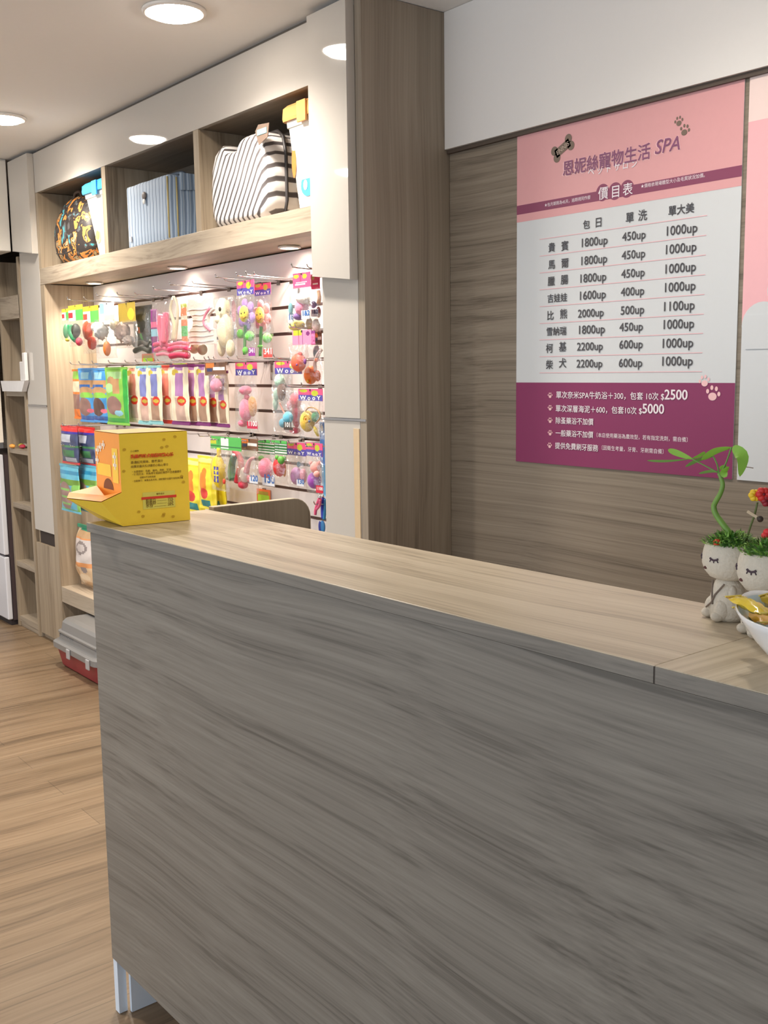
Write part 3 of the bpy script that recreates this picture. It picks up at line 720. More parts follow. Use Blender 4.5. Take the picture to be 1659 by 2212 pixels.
p1 = CTR.inverted() @ atz(1566, 1338, ZTOP)
pl1, base1, L1, zm1 = planter('clay head planter with closed eyes and a curly green bamboo stalk', p1.x, p1.y+0.006, FR, 1.0, 'clay head planters')
p2 = CTR.inverted() @ atz(1655, 1372, ZTOP)
pl2, base2, L2, zm2 = planter('clay head planter half cut by the picture edge, behind the candy bowl', p2.x, p2.y, FR, 1.06, 'clay head planters')
# feet of the second figure are part of its body; bamboo in the first head
YPL = base1.y
M_STALK = mat((112, 152, 66), 0.45, var=0.2); M_LEAF = mat((134, 184, 66), 0.45, var=0.12); M_LEAFD = mat((106, 150, 72), 0.5)
bmb = thing('lucky_bamboo', 'curly green bamboo stalk with narrow leaves growing from the left planter', 'plant', (base1.x, base1.y, base1.z+zm1), 0)
st = smoothpts([at(x, y, YPL) for x, y in ((1584, 1172), (1578, 1155), (1562, 1133), (1547, 1112), (1542, 1095), (1547, 1082), (1556, 1066), (1561, 1048), (1558, 1034), (1553, 1022))], 5)
n = len(st); obj('stalk', tube(BM(), st, [0.0042-0.0018*i/n for i in range(n)], 10), M_STALK, bmb, True)
def leaf(pts, w, m, Yo=0.0, parent=None, name='leaf'):
    P = smoothpts([at(x, y, YPL+Yo+dy) for x, y, dy in pts], 5); bm = BM(); n = len(P); L_, R_ = [], []
    for i, p in enumerate(P):
        t = (P[min(i+1, n-1)]-P[max(i-1, 0)]).normalized(); s = t.cross(FW*0.75+Vector((0, 0, 0.35))).normalized()
        k = i/(n-1); ww = w*(math.sin(math.pi*min(1, k**0.8*0.97+0.03)))**0.8
        L_.append(bm.verts.new(p+s*ww)); R_.append(bm.verts.new(p-s*ww+Vector((0, 0, 0.0))))
    M_ = [bm.verts.new(p-Vector((0, 0, 0.18*w))) for p in P]
    for i in range(n-1):
        bm.faces.new((L_[i], L_[i+1], M_[i+1], M_[i])); bm.faces.new((M_[i], M_[i+1], R_[i+1], R_[i]))
    return obj(name, bm, m, parent or bmb, True)
def stem(pts, r, m, parent=None, name='stem'):
    return obj(name, tube(BM(), smoothpts([at(x, y, YPL+dy) for x, y, dy in pts], 4), r, 6), m, parent or bmb, True)
stem(((1553, 1022, 0), (1525, 1007, -0.004), (1494, 991, -0.008)), 0.0009, M_LEAFD)
stem(((1553, 1022, 0), (1549, 1003, 0.004), (1541, 986, 0.006)), 0.0010, M_LEAFD)
stem(((1557, 1022, 0), (1569, 998, 0), (1580, 966, 0)), 0.0010, M_LEAFD)
leaf(((1443, 972, -0.012), (1466, 980, -0.010), (1497, 992, -0.008)), 0.0042, M_LEAF)
leaf(((1398, 995, -0.014), (1440, 996, -0.010), (1494, 991, -0.008)), 0.0018, M_LEAFD)
leaf(((1523, 976, 0.0), (1512, 984, -0.002), (1494, 991, -0.008)), 0.0024, M_LEAF)
leaf(((1516, 993, 0.0), (1546, 974, 0.004), (1582, 966, 0.004)), 0.0046, M_LEAF)
leaf(((1481, 1008, 0.0), (1510, 993, 0.002), (1541, 986, 0.006)), 0.0026, M_LEAFD)
leaf(((1582, 966, 0.0), (1604, 988, -0.006), (1598, 1030, -0.010)), 0.0075, M_LEAF)
leaf(((1510, 1023, 0.0), (1535, 1018, 0.0), (1556, 1020, 0.0)), 0.0022, M_LEAFD)
leaf(((1570, 1029, -0.004), (1563, 1020, -0.004), (1575, 1008, -0.004)), 0.0045, M_LEAF)
leaf(((1556, 1014, 0.003), (1566, 1010, 0.003), (1572, 1010, 0.003)), 0.0045, M_LEAF)
stem(((1600, 1010, 0), (1614, 1009, 0), (1627, 1011, 0)), 0.0006, M_TAUPE)
# flowers pinned over the second planter
fp = thing('flower_pick', 'yellow and red paper flowers on a stem with a tiny wooden peg', 'flower', (at(1612, 1168, YPL).x, YPL, base1.z+zm1+0.002), 0)
obj('stem', tube(BM(), smoothpts([at(x, y, YPL+0.004) for x, y in ((1612, 1168), (1620, 1140), (1630, 1112), (1636, 1085))], 4), 0.0013, 7), mat((96, 108, 58), 0.6), fp, True)
def blossom(x, y, r, m, cm, par, dy=0.0):
    c = at(x, y, YPL+dy); bm = BM()
    for k in range(6):
        a = k*math.pi/3; d = RT*math.cos(a)+UP*math.sin(a)
        ell(bm, c + d*r*0.55 - FW*0.002, r*0.55, r*0.42, r*0.5, seg=10)
    ell(bm, c-FW*r*0.35, r*0.3, r*0.3, r*0.3, seg=10, mi=1)
    return obj('blossom', bm, [m, cm], par, True)
blossom(1629, 1070, 0.0072, mat((238, 196, 44), 0.5), mat((228, 150, 40), 0.5), fp)
blossom(1647, 1068, 0.0085, mat((206, 44, 40), 0.5), mat((120, 26, 40), 0.5), fp, 0.004)
blossom(1655, 1082, 0.0070, mat((150, 34, 48), 0.5), mat((90, 20, 34), 0.5), fp, 0.006)
p0, p1_ = at(1615, 1105, YPL-0.004), at(1636, 1118, YPL-0.004)
bm = tube(BM(), [p0, p1_], 0.0018, 6); obj('peg', bm, mat((196, 178, 152), 0.6), fp, label='pale wooden peg')
obj('peg_end', ell(BM(), at(1642, 1121, YPL-0.004), 0.0038, 0.0038, 0.0038, seg=10), mat((58, 46, 38), 0.6), fp)
fl = thing('paper_flower', 'red paper flower low over the right planter at the picture edge', 'flower', at(1655, 1182, YPL), 0)
obj('stem', tube(BM(), [at(1655, 1190, YPL-0.01), at(1657, 1172, YPL-0.01), at(1658, 1160, YPL-0.01)], 0.001, 6), mat((96, 108, 58), 0.6), fl)
blossom(1660, 1157, 0.0085, mat((224, 50, 56), 0.5), mat((150, 24, 40), 0.5), fl, -0.012)
for x, y, yy, lab in ((1549, 1172, YPL-0.024, 'tiny red bead mushroom on the moss of the left planter'), (1643, 1182, YPL-0.018, 'tiny pinkish mushroom on the moss of the right planter')):
    c = at(x, y, yy); t = thing('mushroom_ornament', lab, 'ornament', c, 0, 'tiny mushrooms on the moss')
    obj('cap', ell(BM(), c, 0.0048, 0.0048, 0.0042, seg=12), mat((222, 66, 50) if x < 1600 else (226, 110, 104), 0.4), t, True)
    obj('stalk', tube(BM(), [c-Vector((0, 0, 0.002)), c-Vector((0, 0, 0.009))], 0.0018, 6), mat((230, 216, 190), 0.6), t)
# bowl of sweets
M_PORC = mat((236, 238, 240), 0.18, coat=0.4, var=0.01); M_BLUE = mat((206, 226, 236), 0.25)
tip = atz(1581, 1290, ZTOP+0.060)
bc = Vector((tip.x+0.098+0.016, tip.y-0.052+0.020, ZTOP)); brot = math.radians(-26)
bw = thing('candy_bowl', 'white oval porcelain bowl of yellow wrapped sweets at the right edge', 'bowl', bc, brot)
bm = BM(); seg = 40
prof = [(0.0, 0.0), (0.34, 0.0), (0.36, 0.006), (0.50, 0.014), (0.78, 0.036), (0.95, 0.054), (1.0, 0.0605), (0.985, 0.062), (0.95, 0.0585), (0.75, 0.040), (0.45, 0.018), (0.0, 0.014)]
rings = []
for (r, z) in prof:
    rings.append([bm.verts.new(Matrix.Translation(bc) @ Matrix.Rotation(brot, 4, 'Z') @ Vector((r*0.108*math.cos(2*math.pi*k/seg), r*0.066*math.sin(2*math.pi*k/seg)*(1-0.25*abs(math.cos(2*math.pi*k/seg))**2), z+0.0005+0.006*r*r*abs(math.cos(2*math.pi*k/seg))**3))) for k in range(seg)])
for i in range(len(rings)-1):
    for k in range(seg):
        f = bm.faces.new((rings[i][k], rings[i][(k+1) % seg], rings[i+1][(k+1) % seg], rings[i+1][k])); f.material_index = 1 if i >= 8 else 0
bmesh.ops.remove_doubles(bm, verts=bm.verts, dist=0.00001)
obj('bowl_body', bm, [M_PORC, M_BLUE], bw, True)
def sweet(label, x0, y0, x1, y1, z0, z1, w, col):
    a = atz(x0, y0, ZTOP+z0); b = atz(x1, y1, ZTOP+z1); d = (b-a); ln = d.length; d.normalize()
    up = Vector((0, 0, 1)); s = d.cross(up).normalized(); u = s.cross(d)
    t = thing('wrapped_sweet', label, 'sweet', (a+b)/2, 0, 'yellow wrapped sweets in the bowl')
    bm = BM(); nx, nz = 14, 6; 
    def lay(sg):
        V = []
        for i in range(nx+1):
            k = i/nx; row = []
            for j in range(nz+1):
                v = j/nz-0.5; bul = 0.30*w*sg*max(0, math.sin(math.pi*min(1, max(0, (k-0.12)/0.76))))**0.5*math.cos(v*math.pi)
                wav = 0.06*w*math.sin(j*2.2+i)
                row.append(bm.verts.new(a + d*ln*k + s*w*v*(1.0 if 0.1 < k < 0.9 else 0.95) + u*(bul+wav)))
            V.append(row)
        for i in range(nx):
            for j in range(nz): bm.faces.new((V[i][j], V[i+1][j], V[i+1][j+1], V[i][j+1]))
    lay(1); lay(-1)
    obj('wrapper', bm, mat(col, 0.22, coat=0.6, var=0.15, bscale=90), t, True)
    bm = BM()
    for k in (0.05, 0.95): tube(bm, [a+d*ln*k-s*w*0.47+u*0.0012, a+d*ln*k+s*w*0.47+u*0.0012], 0.0009, 5)
    obj('crimp', bm, mat((246, 226, 120), 0.3), t)
    return t
sweet('long yellow wrapped sweet sticking out over the left rim of the bowl', 1580, 1288, 1664, 1328, 0.068, 0.064, 0.020, (226, 196, 40))
sweet('orange-yellow wrapped sweet lying low against the near rim of the bowl', 1612, 1320, 1664, 1348, 0.049, 0.050, 0.020, (240, 186, 50))
sweet('olive-yellow wrapped sweet standing at the back of the bowl', 1648, 1284, 1690, 1320, 0.066, 0.052, 0.022, (196, 170, 40))
sweet('pale wrapped sweet under the long one in the bowl', 1594, 1312, 1650, 1335, 0.047, 0.046, 0.018, (206, 190, 150))

# ------------------------------------------------------------------ goods hanging on the slat wall
HOOKZ = {'A': GR[0], 'A2': GR[2], 'B': GR[3], 'B2': GR[4], 'C': GR[6]}
def hook(X, zg, ytip, what, plate=False):
    t = thing('display_hook', 'wire display hook on the slat wall ' + what, 'hook', (X, YB, zg), 0, 'wire hooks on the slat wall')
    obj('wire', tube(BM(), smoothpts([(X, YB+0.004, zg), (X, YB-0.03, zg-0.001), (X, ytip+0.02, zg+0.004), (X, ytip, zg+0.010), (X, ytip-0.004, zg+0.018)], 3), 0.0024, 6), M_CHROME, t, True)
    bm = bx(X-0.011, X+0.011, YB-0.003, YB+0.001, zg-0.012, zg+0.008)
    obj('back_clip', bm, M_STEEL, t)
    if plate: obj('back_plate', bx(X-0.006, X+0.006, YB-0.004, YB-0.0002, zg-0.075, zg-0.012), M_STEEL, t, label='grey upright plate')
    return t
PK = mat((244, 92, 138), 0.35); PKD = mat((198, 40, 92), 0.35); BL = mat((92, 88, 178), 0.35); LIME = mat((198, 204, 60), 0.35); WHT = mat((244, 240, 238), 0.4)
GRN = mat((92, 190, 92), 0.35); DGRN = mat((60, 124, 70), 0.4); YLW = mat((240, 214, 64), 0.35); OLV = mat((176, 152, 62), 0.4); BRN = mat((128, 92, 72), 0.4)
RED = mat((214, 56, 62), 0.35); ORG = mat((240, 130, 60), 0.35); TEAL = mat((86, 176, 186), 0.35); NAVY = mat((58, 66, 108), 0.35); LBLU = mat((150, 206, 222), 0.3)
DARK = mat((66, 66, 60), 0.4); PUR = mat((134, 58, 124), 0.35); CREAM = mat((238, 222, 190), 0.45); PURB = mat((90, 84, 170), 0.35)
HEAD = {
 'toy': ([PK, PURB, LIME], [('r', 0, .5, 1, 1, 1), ('e', .05, .04, .38, .30, 2), ('e', .55, .12, .82, .60, 2), ('r', .0, .5, .0, .5, 1)]),
 'pink': ([PK, LIME, WHT, PKD], [('e', .04, .08, .34, .34, 1), ('e', .55, .1, .8, .4, 1), ('r', .18, .58, .8, .66, 2), ('r', .12, .72, .7, .78, 2), ('r', 0, 0, 1, .07, 3)]),
 'magenta': ([PKD, OLV, WHT], [('e', .1, .1, .4, .4, 1), ('r', .2, .6, .8, .7, 2)]),
 'yellow': ([YLW, RED, WHT, GRN], [('r', 0, .3, .5, 1, 2), ('r', .0, .45, .3, .8, 1), ('r', .5, .3, 1, 1, 3)]),
 'white': ([WHT, LBLU, CREAM], [('r', 0, 0, .3, .6, 1), ('r', .3, .7, 1, 1, 2)]),
 'olive': ([OLV, YLW], [('e', .55, .3, .95, .9, 1)]),
 'green': ([GRN, WHT, LIME, DGRN], [('r', 0, .2, .2, .6, 2), ('r', .35, .1, .6, .9, 1), ('r', 0, .7, 1, .8, 3)]),
 'dgreen': ([DGRN, WHT, GRN], [('r', 0, .25, 1, .3, 1), ('r', 0, .45, 1, .5, 1), ('r', 0, .65, 1, .7, 1), ('r', .0, .82, 1, .9, 1), ('r', 0, 0, 1, .18, 2)]),
 'brown': ([BRN, ORG, WHT, NAVY], [('r', .05, .05, .45, .4, 1), ('r', .4, .35, .95, .6, 2), ('r', .1, .45, .35, .7, 3)]),
 'pinkbox': ([mat((246, 150, 186), 0.35), LIME, PUR], [('r', .05, .02, .5, .35, 1), ('r', .52, .0, .55, 1, 2), ('e', .72, .1, .92, .4, 2)]),
}
def wext(b, Y):
    x0, y0, x1, y1 = b; ym = (y0+y1)/2; xm = (x0+x1)/2
    return at(x0, ym, Y).x, at(x1, ym, Y).x, at(xm, y1, Y).z, at(xm, y0, Y).z
def header(b, Y, kind, t):
    X0, X1, Z0, Z1 = wext(b, Y); ms, paint = HEAD[kind]
    h = obj('header_card', grid(BM(), X0, X1, Z0, Z1, Y, 40, 20, paint, thick=0.0008), ms, t)
    if kind == 'toy':
        k = (X1-X0)*0.84/text_width('W o o Y', 1.0); z = Z0+(Z1-Z0)*0.10
        obj('lettering', text_bm([('W o o Y', Matrix.Translation((X0+(X1-X0)*0.08, Y-0.0016, z)) @ Matrix.Rotation(math.radians(90), 4, 'X') @ Matrix.Diagonal((k, k*0.55, 1, 1)), 1.0, 0.03, 0, 'LEFT')]), WHT, h, label='white lettering')
    obj('eyelet', lathe(BM(), (0, 0, 0), [(0.0035, -0.0006), (0.0035, 0.0006), (0.0055, 0.0006), (0.0055, -0.0006)], 12) if False else tube(BM(), [((X0+X1)/2, Y-0.0016, Z1-0.004), ((X0+X1)/2, Y-0.0012, Z1-0.004)], 0.004, 10), DARK, h)
    return h
def items(t, Y, lst):
    for it in lst:
        k, nm, col = it[0], it[1], it[2]
        m = col if not isinstance(col, tuple) else mat(col, 0.5)
        if k == 'e':                      # rounded body
            cx, cy, rx, ry = it[3:7]; o = it[7] if len(it) > 7 else {}
            dy = o.get('dy', 0.0); sx, s = scl(cx, cy, Y+dy); c = at(cx, cy, Y+dy)
            rot = Matrix.Rotation(o['rot'], 3, FW) if 'rot' in o else None
            fl = o.get('fl', 0.0)
            if fl and isinstance(col, tuple): m = mat(col, 0.9, sheen=0.3)
            obj(nm, ell(BM(), c, rx*s, rx*s*o.get('d', 0.8), ry*s, rot, 26 if rx > 10 else 16, fl, o.get('fs', 9.0)), m, t, True)
        elif k == 't':                    # rope or rod
            dy = it[5] if len(it) > 5 else 0.0
            P = smoothpts([at(x, y, Y+dy) for x, y in it[3]], 4); s = scl(it[3][0][0], it[3][0][1], Y)[1]
            r = it[4]; n = len(P)
            if isinstance(r, tuple): r = [(r[0]+(r[1]-r[0])*i/(n-1))*s for i in range(n)]
            else: r = r*s
            obj(nm, tube(BM(), P, r, 10), m, t, True)
        elif k == 'g':                    # printed or stuffed flat piece: materials, box, paint, bulge
            X0, X1, Z0, Z1 = wext(it[3], Y+(it[6] if len(it) > 6 else 0.0))
            obj(nm, grid(BM(), X0, X1, Z0, Z1, Y+(it[6] if len(it) > 6 else 0.0), 18, 24, it[4], bulge=it[5], crinkle=0.002), col if isinstance(col, list) else m, t, True)
        elif k == 'tag':                  # price tag with small text
            Yt = Y-0.022; X0, X1, Z0, Z1 = wext(it[3], Yt)
            g = obj(nm, grid(BM(), X0, X1, Z0, Z1, Yt, 2, 2, thick=0.0006), m, t)
            kx = (X1-X0)*0.8/text_width(it[4], 1.0)
            obj('lettering', text_bm([(it[4], Matrix.Translation((X0+(X1-X0)*0.1, Yt-0.0014, Z0+(Z1-Z0)*0.4)) @ Matrix.Rotation(math.radians(90), 4, 'X') @ Matrix.Diagonal((kx, kx*0.8, 1, 1)), 1.0, 0.03, 0, 'LEFT')]), it[5], g)
PN = [0]
def pack(label, b, Y, hd, lst, hk=None, what='', film=True, group='bagged toys on the slat wall', name='toy_pack', cat='toy', hx=0.0):
    X0, X1, Z0, Z1 = wext(b, Y)
    t = thing(name, label, cat, ((X0+X1)/2, Y, Z1), 0, group)
    for h in ([] if hd is None else hd if isinstance(hd, list) else [hd]): header(h[0], Y, h[1], t)
    items(t, Y, lst)
    if film:
        PN[0] += 1
        z1 = Z1 - ((at(0, 0, Y).z*0) + 0.0)
        if hd is not None:
            h0 = hd[0] if isinstance(hd, list) else hd
            z1 = at((h0[0][0]+h0[0][2])/2, h0[0][3]-4, Y).z
        obj('clear_bag', grid(BM(), X0, X1, Z0, z1, Y, 12, 16, bulge=0.018, crinkle=0.006, seed=PN[0]*1.7), M_FILM, t, True, label='clear plastic bag')
    if hk: hook((X0+X1)/2+hx, HOOKZ[hk], Y-0.03, what)
    return t
def fuzzy(c): return mat(c, 0.9, sheen=0.35, bump=0.4, bscale=220)

# ---- top row
pack('small bagged green toy, half hidden at the far left of the top row', (133, 662, 152, 735), 1.93, ((134, 667, 151, 692), 'yellow'), [('e', 'toy', (70, 150, 96), 143, 716, 8, 16), ('e', 'tip', (210, 196, 70), 146, 734, 6, 4)], None, '')
pack('bagged green and black toy with a red end under a yellow header, top row left', (147, 655, 181, 748), 1.895, ((148, 659, 179, 693), 'yellow'), [('t', 'rope', (40, 150, 92), [(152, 702), (155, 722), (164, 734)], 7), ('e', 'ball', (62, 66, 54), 164, 714, 12, 15), ('e', 'end', (214, 70, 92), 171, 738, 9, 9)], 'A', 'holding the green and black bagged toy')
pack('bagged orange-red spiky rubber toy under a yellow header', (177, 655, 212, 764), 1.965, ((178, 661, 213, 697), 'yellow'), [('e', 'spiky_body', (240, 86, 56), 189, 714, 13, 20, {'fl': .10, 'fs': 30}), ('e', 'spiky_end', (232, 90, 66), 199, 741, 12, 14, {'fl': .10, 'fs': 30})], 'A', 'holding the orange-red spiky toy', hx=0.032)
pack('bagged white and grey fluffy toy with an orange ball dangling below', (206, 650, 250, 774), 1.912, ((216, 654, 247, 692), 'white'), [('e', 'fluff_top', (246, 240, 230), 209, 707, 14, 10, {'fl': .25}), ('e', 'fluff_body', (190, 190, 188), 219, 716, 18, 17, {'fl': .3}), ('t', 'cord', (220, 200, 180), [(228, 728), (231, 745)], 1.5), ('e', 'ball', (232, 128, 52), 231, 753, 10, 16)], 'A', 'holding the white and grey fluffy toy')
pack('bagged pale pink fluffy toy under an olive-gold header', (248, 648, 296, 752), 1.97, ((256, 654, 292, 696), 'olive'), [('e', 'fluff_top', (244, 226, 190), 247, 702, 12, 12, {'fl': .25}), ('e', 'fluff_body', (214, 194, 186), 264, 718, 20, 19, {'fl': .3}), ('e', 'fluff_end', (200, 186, 178), 277, 735, 14, 10, {'fl': .3})], 'A', 'holding the pale pink fluffy toy')
pack('dark olive-black bagged rope toy between the fluffy toy and the pink rope', (288, 654, 331, 774), 2.015, None, [('g', 'dark_pouch', [DARK, mat((80, 92, 72), .4), GRN, mat((120, 116, 108), .4), ORG], (290, 660, 330, 740), [('r', .3, .5, .55, 1, 1), ('r', .4, .6, .5, .75, 4), ('r', .45, .75, .55, 1, 2), ('r', .05, .45, .12, .9, 3)], 0.02), ('t', 'coil', (70, 70, 62), [(292, 745), (308, 738), (322, 746), (328, 735)], 6), ('t', 'coil', (84, 84, 76), [(292, 758), (308, 752), (324, 758), (329, 748)], 6)], 'A', 'holding the dark rope toy')
pack('bagged bright pink knotted rope toy in the top row', (330, 652, 372, 778), 1.965, None, [('g', 'side_print', [PUR, PK, LBLU], (327, 668, 340, 762), [('r', 0, .3, 1, .4, 1), ('r', 0, .45, 1, .62, 2)], .006), ('t', 'strand', (246, 120, 150), [(348, 680), (346, 705), (350, 730), (352, 748)], 7), ('t', 'strand', (240, 92, 132), [(358, 676), (361, 705), (357, 730), (352, 748)], 7), ('t', 'strand', (248, 140, 160), [(353, 684), (354, 710), (353, 740)], 6, -0.012), ('t', 'fringe', (226, 60, 110), [(334, 745), (350, 742), (366, 748)], 5), ('t', 'fringe', (236, 84, 124), [(336, 757), (352, 752), (370, 758)], 5), ('t', 'fringe', (240, 130, 150), [(340, 766), (356, 764), (372, 768)], 4)], 'A', 'holding the pink knotted rope')
pack('bagged toy on a cream loop with an orange and green strip and pink fringe', (364, 640, 410, 784), 1.92, None, [('t', 'loop', (244, 230, 196), [(374, 640), (368, 668), (376, 700), (374, 735)], (2.0, 5.0)), ('t', 'loop', (244, 230, 196), [(376, 640), (384, 665), (382, 700), (378, 735)], (2.0, 4.0)), ('g', 'print_strip', [ORG, GRN, LIME, CREAM], (392, 655, 405, 762), [('r', 0, 0, 1, .1, 2), ('r', 0, .25, 1, .34, 3), ('r', 0, .45, 1, .68, 1)], .005), ('t', 'fringe', (238, 66, 112), [(366, 755), (386, 750), (408, 752)], 6), ('t', 'fringe', (200, 44, 84), [(370, 769), (388, 766), (406, 768)], 7), ('t', 'fringe', (246, 110, 140), [(368, 745), (390, 740), (406, 742)], 4)], 'A', 'holding the cream loop toy')
t = pack('white ribbed pet shirt hanging in the top row', (405, 640, 466, 748), 1.972, None, [], 'A', 'holding the white pet shirt', film=False, group='pet clothes on the slat wall', name='pet_shirt', cat='pet shirt')
Xa, Xb, Za, Zb = wext((406, 643, 464, 744), 1.972)
m_rib = mat((238, 228, 220), 0.9, sheen=0.2, bump=0.3, bscale=120)
def shirt():
    bm = BM()
    out = [(0.06, 1), (0.30, .97), (0.42, .90), (.58, .90), (.70, .97), (.94, 1), (1.0, .72), (.80, .62), (.76, .45), (.84, .36), (1.0, .30), (1.0, 0), (.05, 0), (.05, .30), (.2, .38), (.24, .5), (.2, .62), (.0, .72)]
    prism(bm, [(Xa+(Xb-Xa)*u, Za+(Zb-Za)*v) for u, v in out], 'y', 1.966, 1.978)
    return bm
obj('fabric', shirt(), m_rib, t)
for k in range(7):
    v = 0.06+0.115*k
    u0, u1 = (0.06, 0.98) if v < .3 or v > .7 else (0.24, 0.76)
    obj('rib', tube(BM(), [(Xa+(Xb-Xa)*(u0+(u1-u0)*i/6), 1.965, Za+(Zb-Za)*v+0.002*math.sin(i*1.3)) for i in range(7)], 0.0016, 6), m_rib, t, True)
items(t, 1.972, [('t', 'trim_strap', (240, 150, 170), [(455, 664), (444, 682), (442, 700), (456, 714)], 4, -0.004), ('e', 'pompom', (226, 208, 184), 419, 752, 14, 12, {'dy': .02}), ('e', 'pompom', (196, 180, 156), 437, 755, 13, 12, {'dy': .03})])
pack('bagged cream plush dog toy lying upright beside the white pet shirt', (462, 640, 511, 774), 1.915, None, [('e', 'head', fuzzy((244, 228, 192)), 481, 672, 18, 28), ('e', 'snout', fuzzy((248, 234, 206)), 471, 690, 9, 9, {'dy': -.02}), ('e', 'torso', fuzzy((238, 220, 184)), 487, 714, 21, 38), ('e', 'leg', fuzzy((232, 212, 176)), 478, 750, 11, 20), ('e', 'leg', fuzzy((232, 212, 176)), 498, 752, 12, 18), ('e', 'ear', fuzzy((226, 204, 164)), 492, 662, 6, 14), ('e', 'eye', (60, 48, 34), 475, 668, 3.5, 5, {'dy': -.028})], 'A', 'holding the cream plush dog')
pack('pink and navy bagged toy mostly hidden behind the cream plush dog', (494, 645, 514, 735), 2.03, None, [('e', 'pink_part', (196, 80, 112), 505, 672, 6, 24), ('e', 'brown_part', (150, 110, 90), 498, 712, 6, 20), ('e', 'navy_part', (70, 70, 110), 508, 720, 5, 12)], 'A', 'behind the cream plush dog')
def flower(label, b, hb, petal, face, cx, cy, leaves, tagb, tcol, ttext, what, dy=0.0):
    ls = []
    for k in range(6):
        a = k*math.pi/3+0.3; ls.append(('e', 'petal', fuzzy(petal), cx+5+13*math.cos(a), cy+1+23*math.sin(a), 10, 12, {'dy': .012, 'd': .6}))
    ls += [('e', 'face', fuzzy(face), cx, cy, 12, 18, {'dy': -.012}), ('e', 'eye', (90, 70, 60), cx+1, cy-3, 1.6, 2.2, {'dy': -.034}), ('e', 'eye', (90, 70, 60), cx-6, cy-1, 1.6, 2.2, {'dy': -.032}), ('t', 'smile', (150, 90, 50), [(cx-6, cy+8), (cx-1, cy+10), (cx+4, cy+6)], 0.8, -.034)]
    ls += [('t', 'stem', (70, 150, 70), [(cx+3, cy+24), (cx+2, cy+55), (cx+1, cy+88)], 3.5)]
    ls += [('e', 'leaf', fuzzy((116, 214, 84)), x, y, rx, ry) for x, y, rx, ry in leaves]
    ls += [('tag', 'price_tag', tcol, tagb, ttext, WHT)]
    pack(label, b, 1.95+dy, (hb, 'toy'), ls, 'A', what)
flower('bagged plush flower with lilac petals, yellow face and green leaves', (511, 606, 551, 772), (512, 606, 549, 637), (186, 140, 226), (232, 214, 92), 527, 678, [(519, 721, 9, 10), (539, 726, 12, 11), (530, 757, 8, 8)], (537, 751, 551, 769), mat((160, 60, 160), .4), '341', 'holding the lilac plush flower')
flower('bagged plush flower with pink petals, orange face and green leaves', (550, 611, 588, 774), (550, 612, 585, 638), (246, 140, 140), (238, 186, 74), 561, 681, [(577, 730, 12, 11), (562, 748, 7, 4)], (569, 754, 588, 772), mat((232, 92, 84), .4), '341', 'holding the pink plush flower', .05)
hook(at(646, 606, YB).x, HOOKZ['A'], 1.93, 'left empty right of the pink flower', plate=True)
TAGW = mat((228, 230, 236), .4); TXB = mat((60, 110, 180), .5)
pack('bagged white, pink and purple plush toy under a bright pink header, top right', (626, 588, 673, 692), 1.95, ((633, 589, 671, 622), 'pink'), [('e', 'white_top', fuzzy((246, 234, 226)), 655, 646, 21, 12, {'rot': .35}), ('e', 'pink_body', fuzzy((240, 150, 178)), 652, 664, 18, 18), ('e', 'purple_foot', fuzzy((146, 110, 172)), 646, 683, 15, 9), ('e', 'teal_arm', fuzzy((110, 190, 196)), 628, 667, 6, 13), ('tag', 'price_tag', TAGW, (651, 670, 669, 689), '1&2', TXB)], 'A', 'holding the white and pink plush toy')
pack('bagged peach and red toy with a blue ball under a dark pink header', (671, 590, 694, 692), 2.005, ((672, 591, 691, 625), 'magenta'), [('e', 'ball', (84, 110, 176), 677, 658, 8, 8), ('t', 'tube_arm', (246, 190, 150), [(688, 628), (690, 642), (688, 656)], 4.5), ('e', 'red_part', (176, 56, 80), 688, 674, 6, 12), ('tag', 'price_tag', TAGW, (672, 668, 687, 684), '1&2', NAVY)], 'A', 'holding the blue ball toy')
pack('yellow and beige sausage-shaped plush below the white and pink toy', (620, 678, 692, 718), 1.985, None, [('e', 'yellow_roll', fuzzy((236, 218, 120)), 641, 703, 21, 11, {'rot': -.15}), ('e', 'beige_roll', fuzzy((196, 170, 132)), 668, 700, 9, 14), ('e', 'white_roll', fuzzy((240, 224, 212)), 683, 703, 11, 14), ('tag', 'price_tag', TAGW, (622, 682, 634, 696), '18', TXB)], 'A2', 'holding the yellow sausage plush')
pack('bagged coral-orange smiling ball toy under a pink folded box header', (626, 712, 666, 806), 1.94, ((632, 713, 673, 745), 'pinkbox'), [('g', 'box_side', [PUR, mat((226, 120, 170), .4)], (672, 714, 681, 745), [('r', 0, .2, 1, 1, 1)], .002), ('e', 'ball', (246, 110, 82), 645, 783, 19, 20), ('e', 'knob', (236, 84, 76), 648, 767, 7, 7), ('e', 'spot', (140, 80, 150), 659, 781, 4, 6, {'dy': -.02}), ('e', 'spot', (150, 90, 150), 641, 788, 2.5, 2.5, {'dy': -.03})], 'A2', 'holding the coral-orange ball')
pack('bagged orange fish toy hanging on a white and orange ring strap', (653, 718, 695, 832), 2.0, ((681, 718, 695, 745), 'brown'), [('t', 'ring_strap', (240, 228, 226), [(694, 756), (685, 768), (680, 786), (682, 802)], 4), ('e', 'strap_band', (240, 130, 70), 684, 777, 5, 5), ('e', 'fish_body', (246, 126, 44), 671, 810, 17, 20), ('e', 'fish_tail', (240, 116, 48), 686, 812, 8, 12), ('e', 'spot', (214, 160, 50), 665, 824, 4, 4, {'dy': -.02}), ('e', 'teal_block', (70, 96, 112), 684, 761, 9, 16, {'dy': .02})], 'A2', 'holding the orange fish toy')

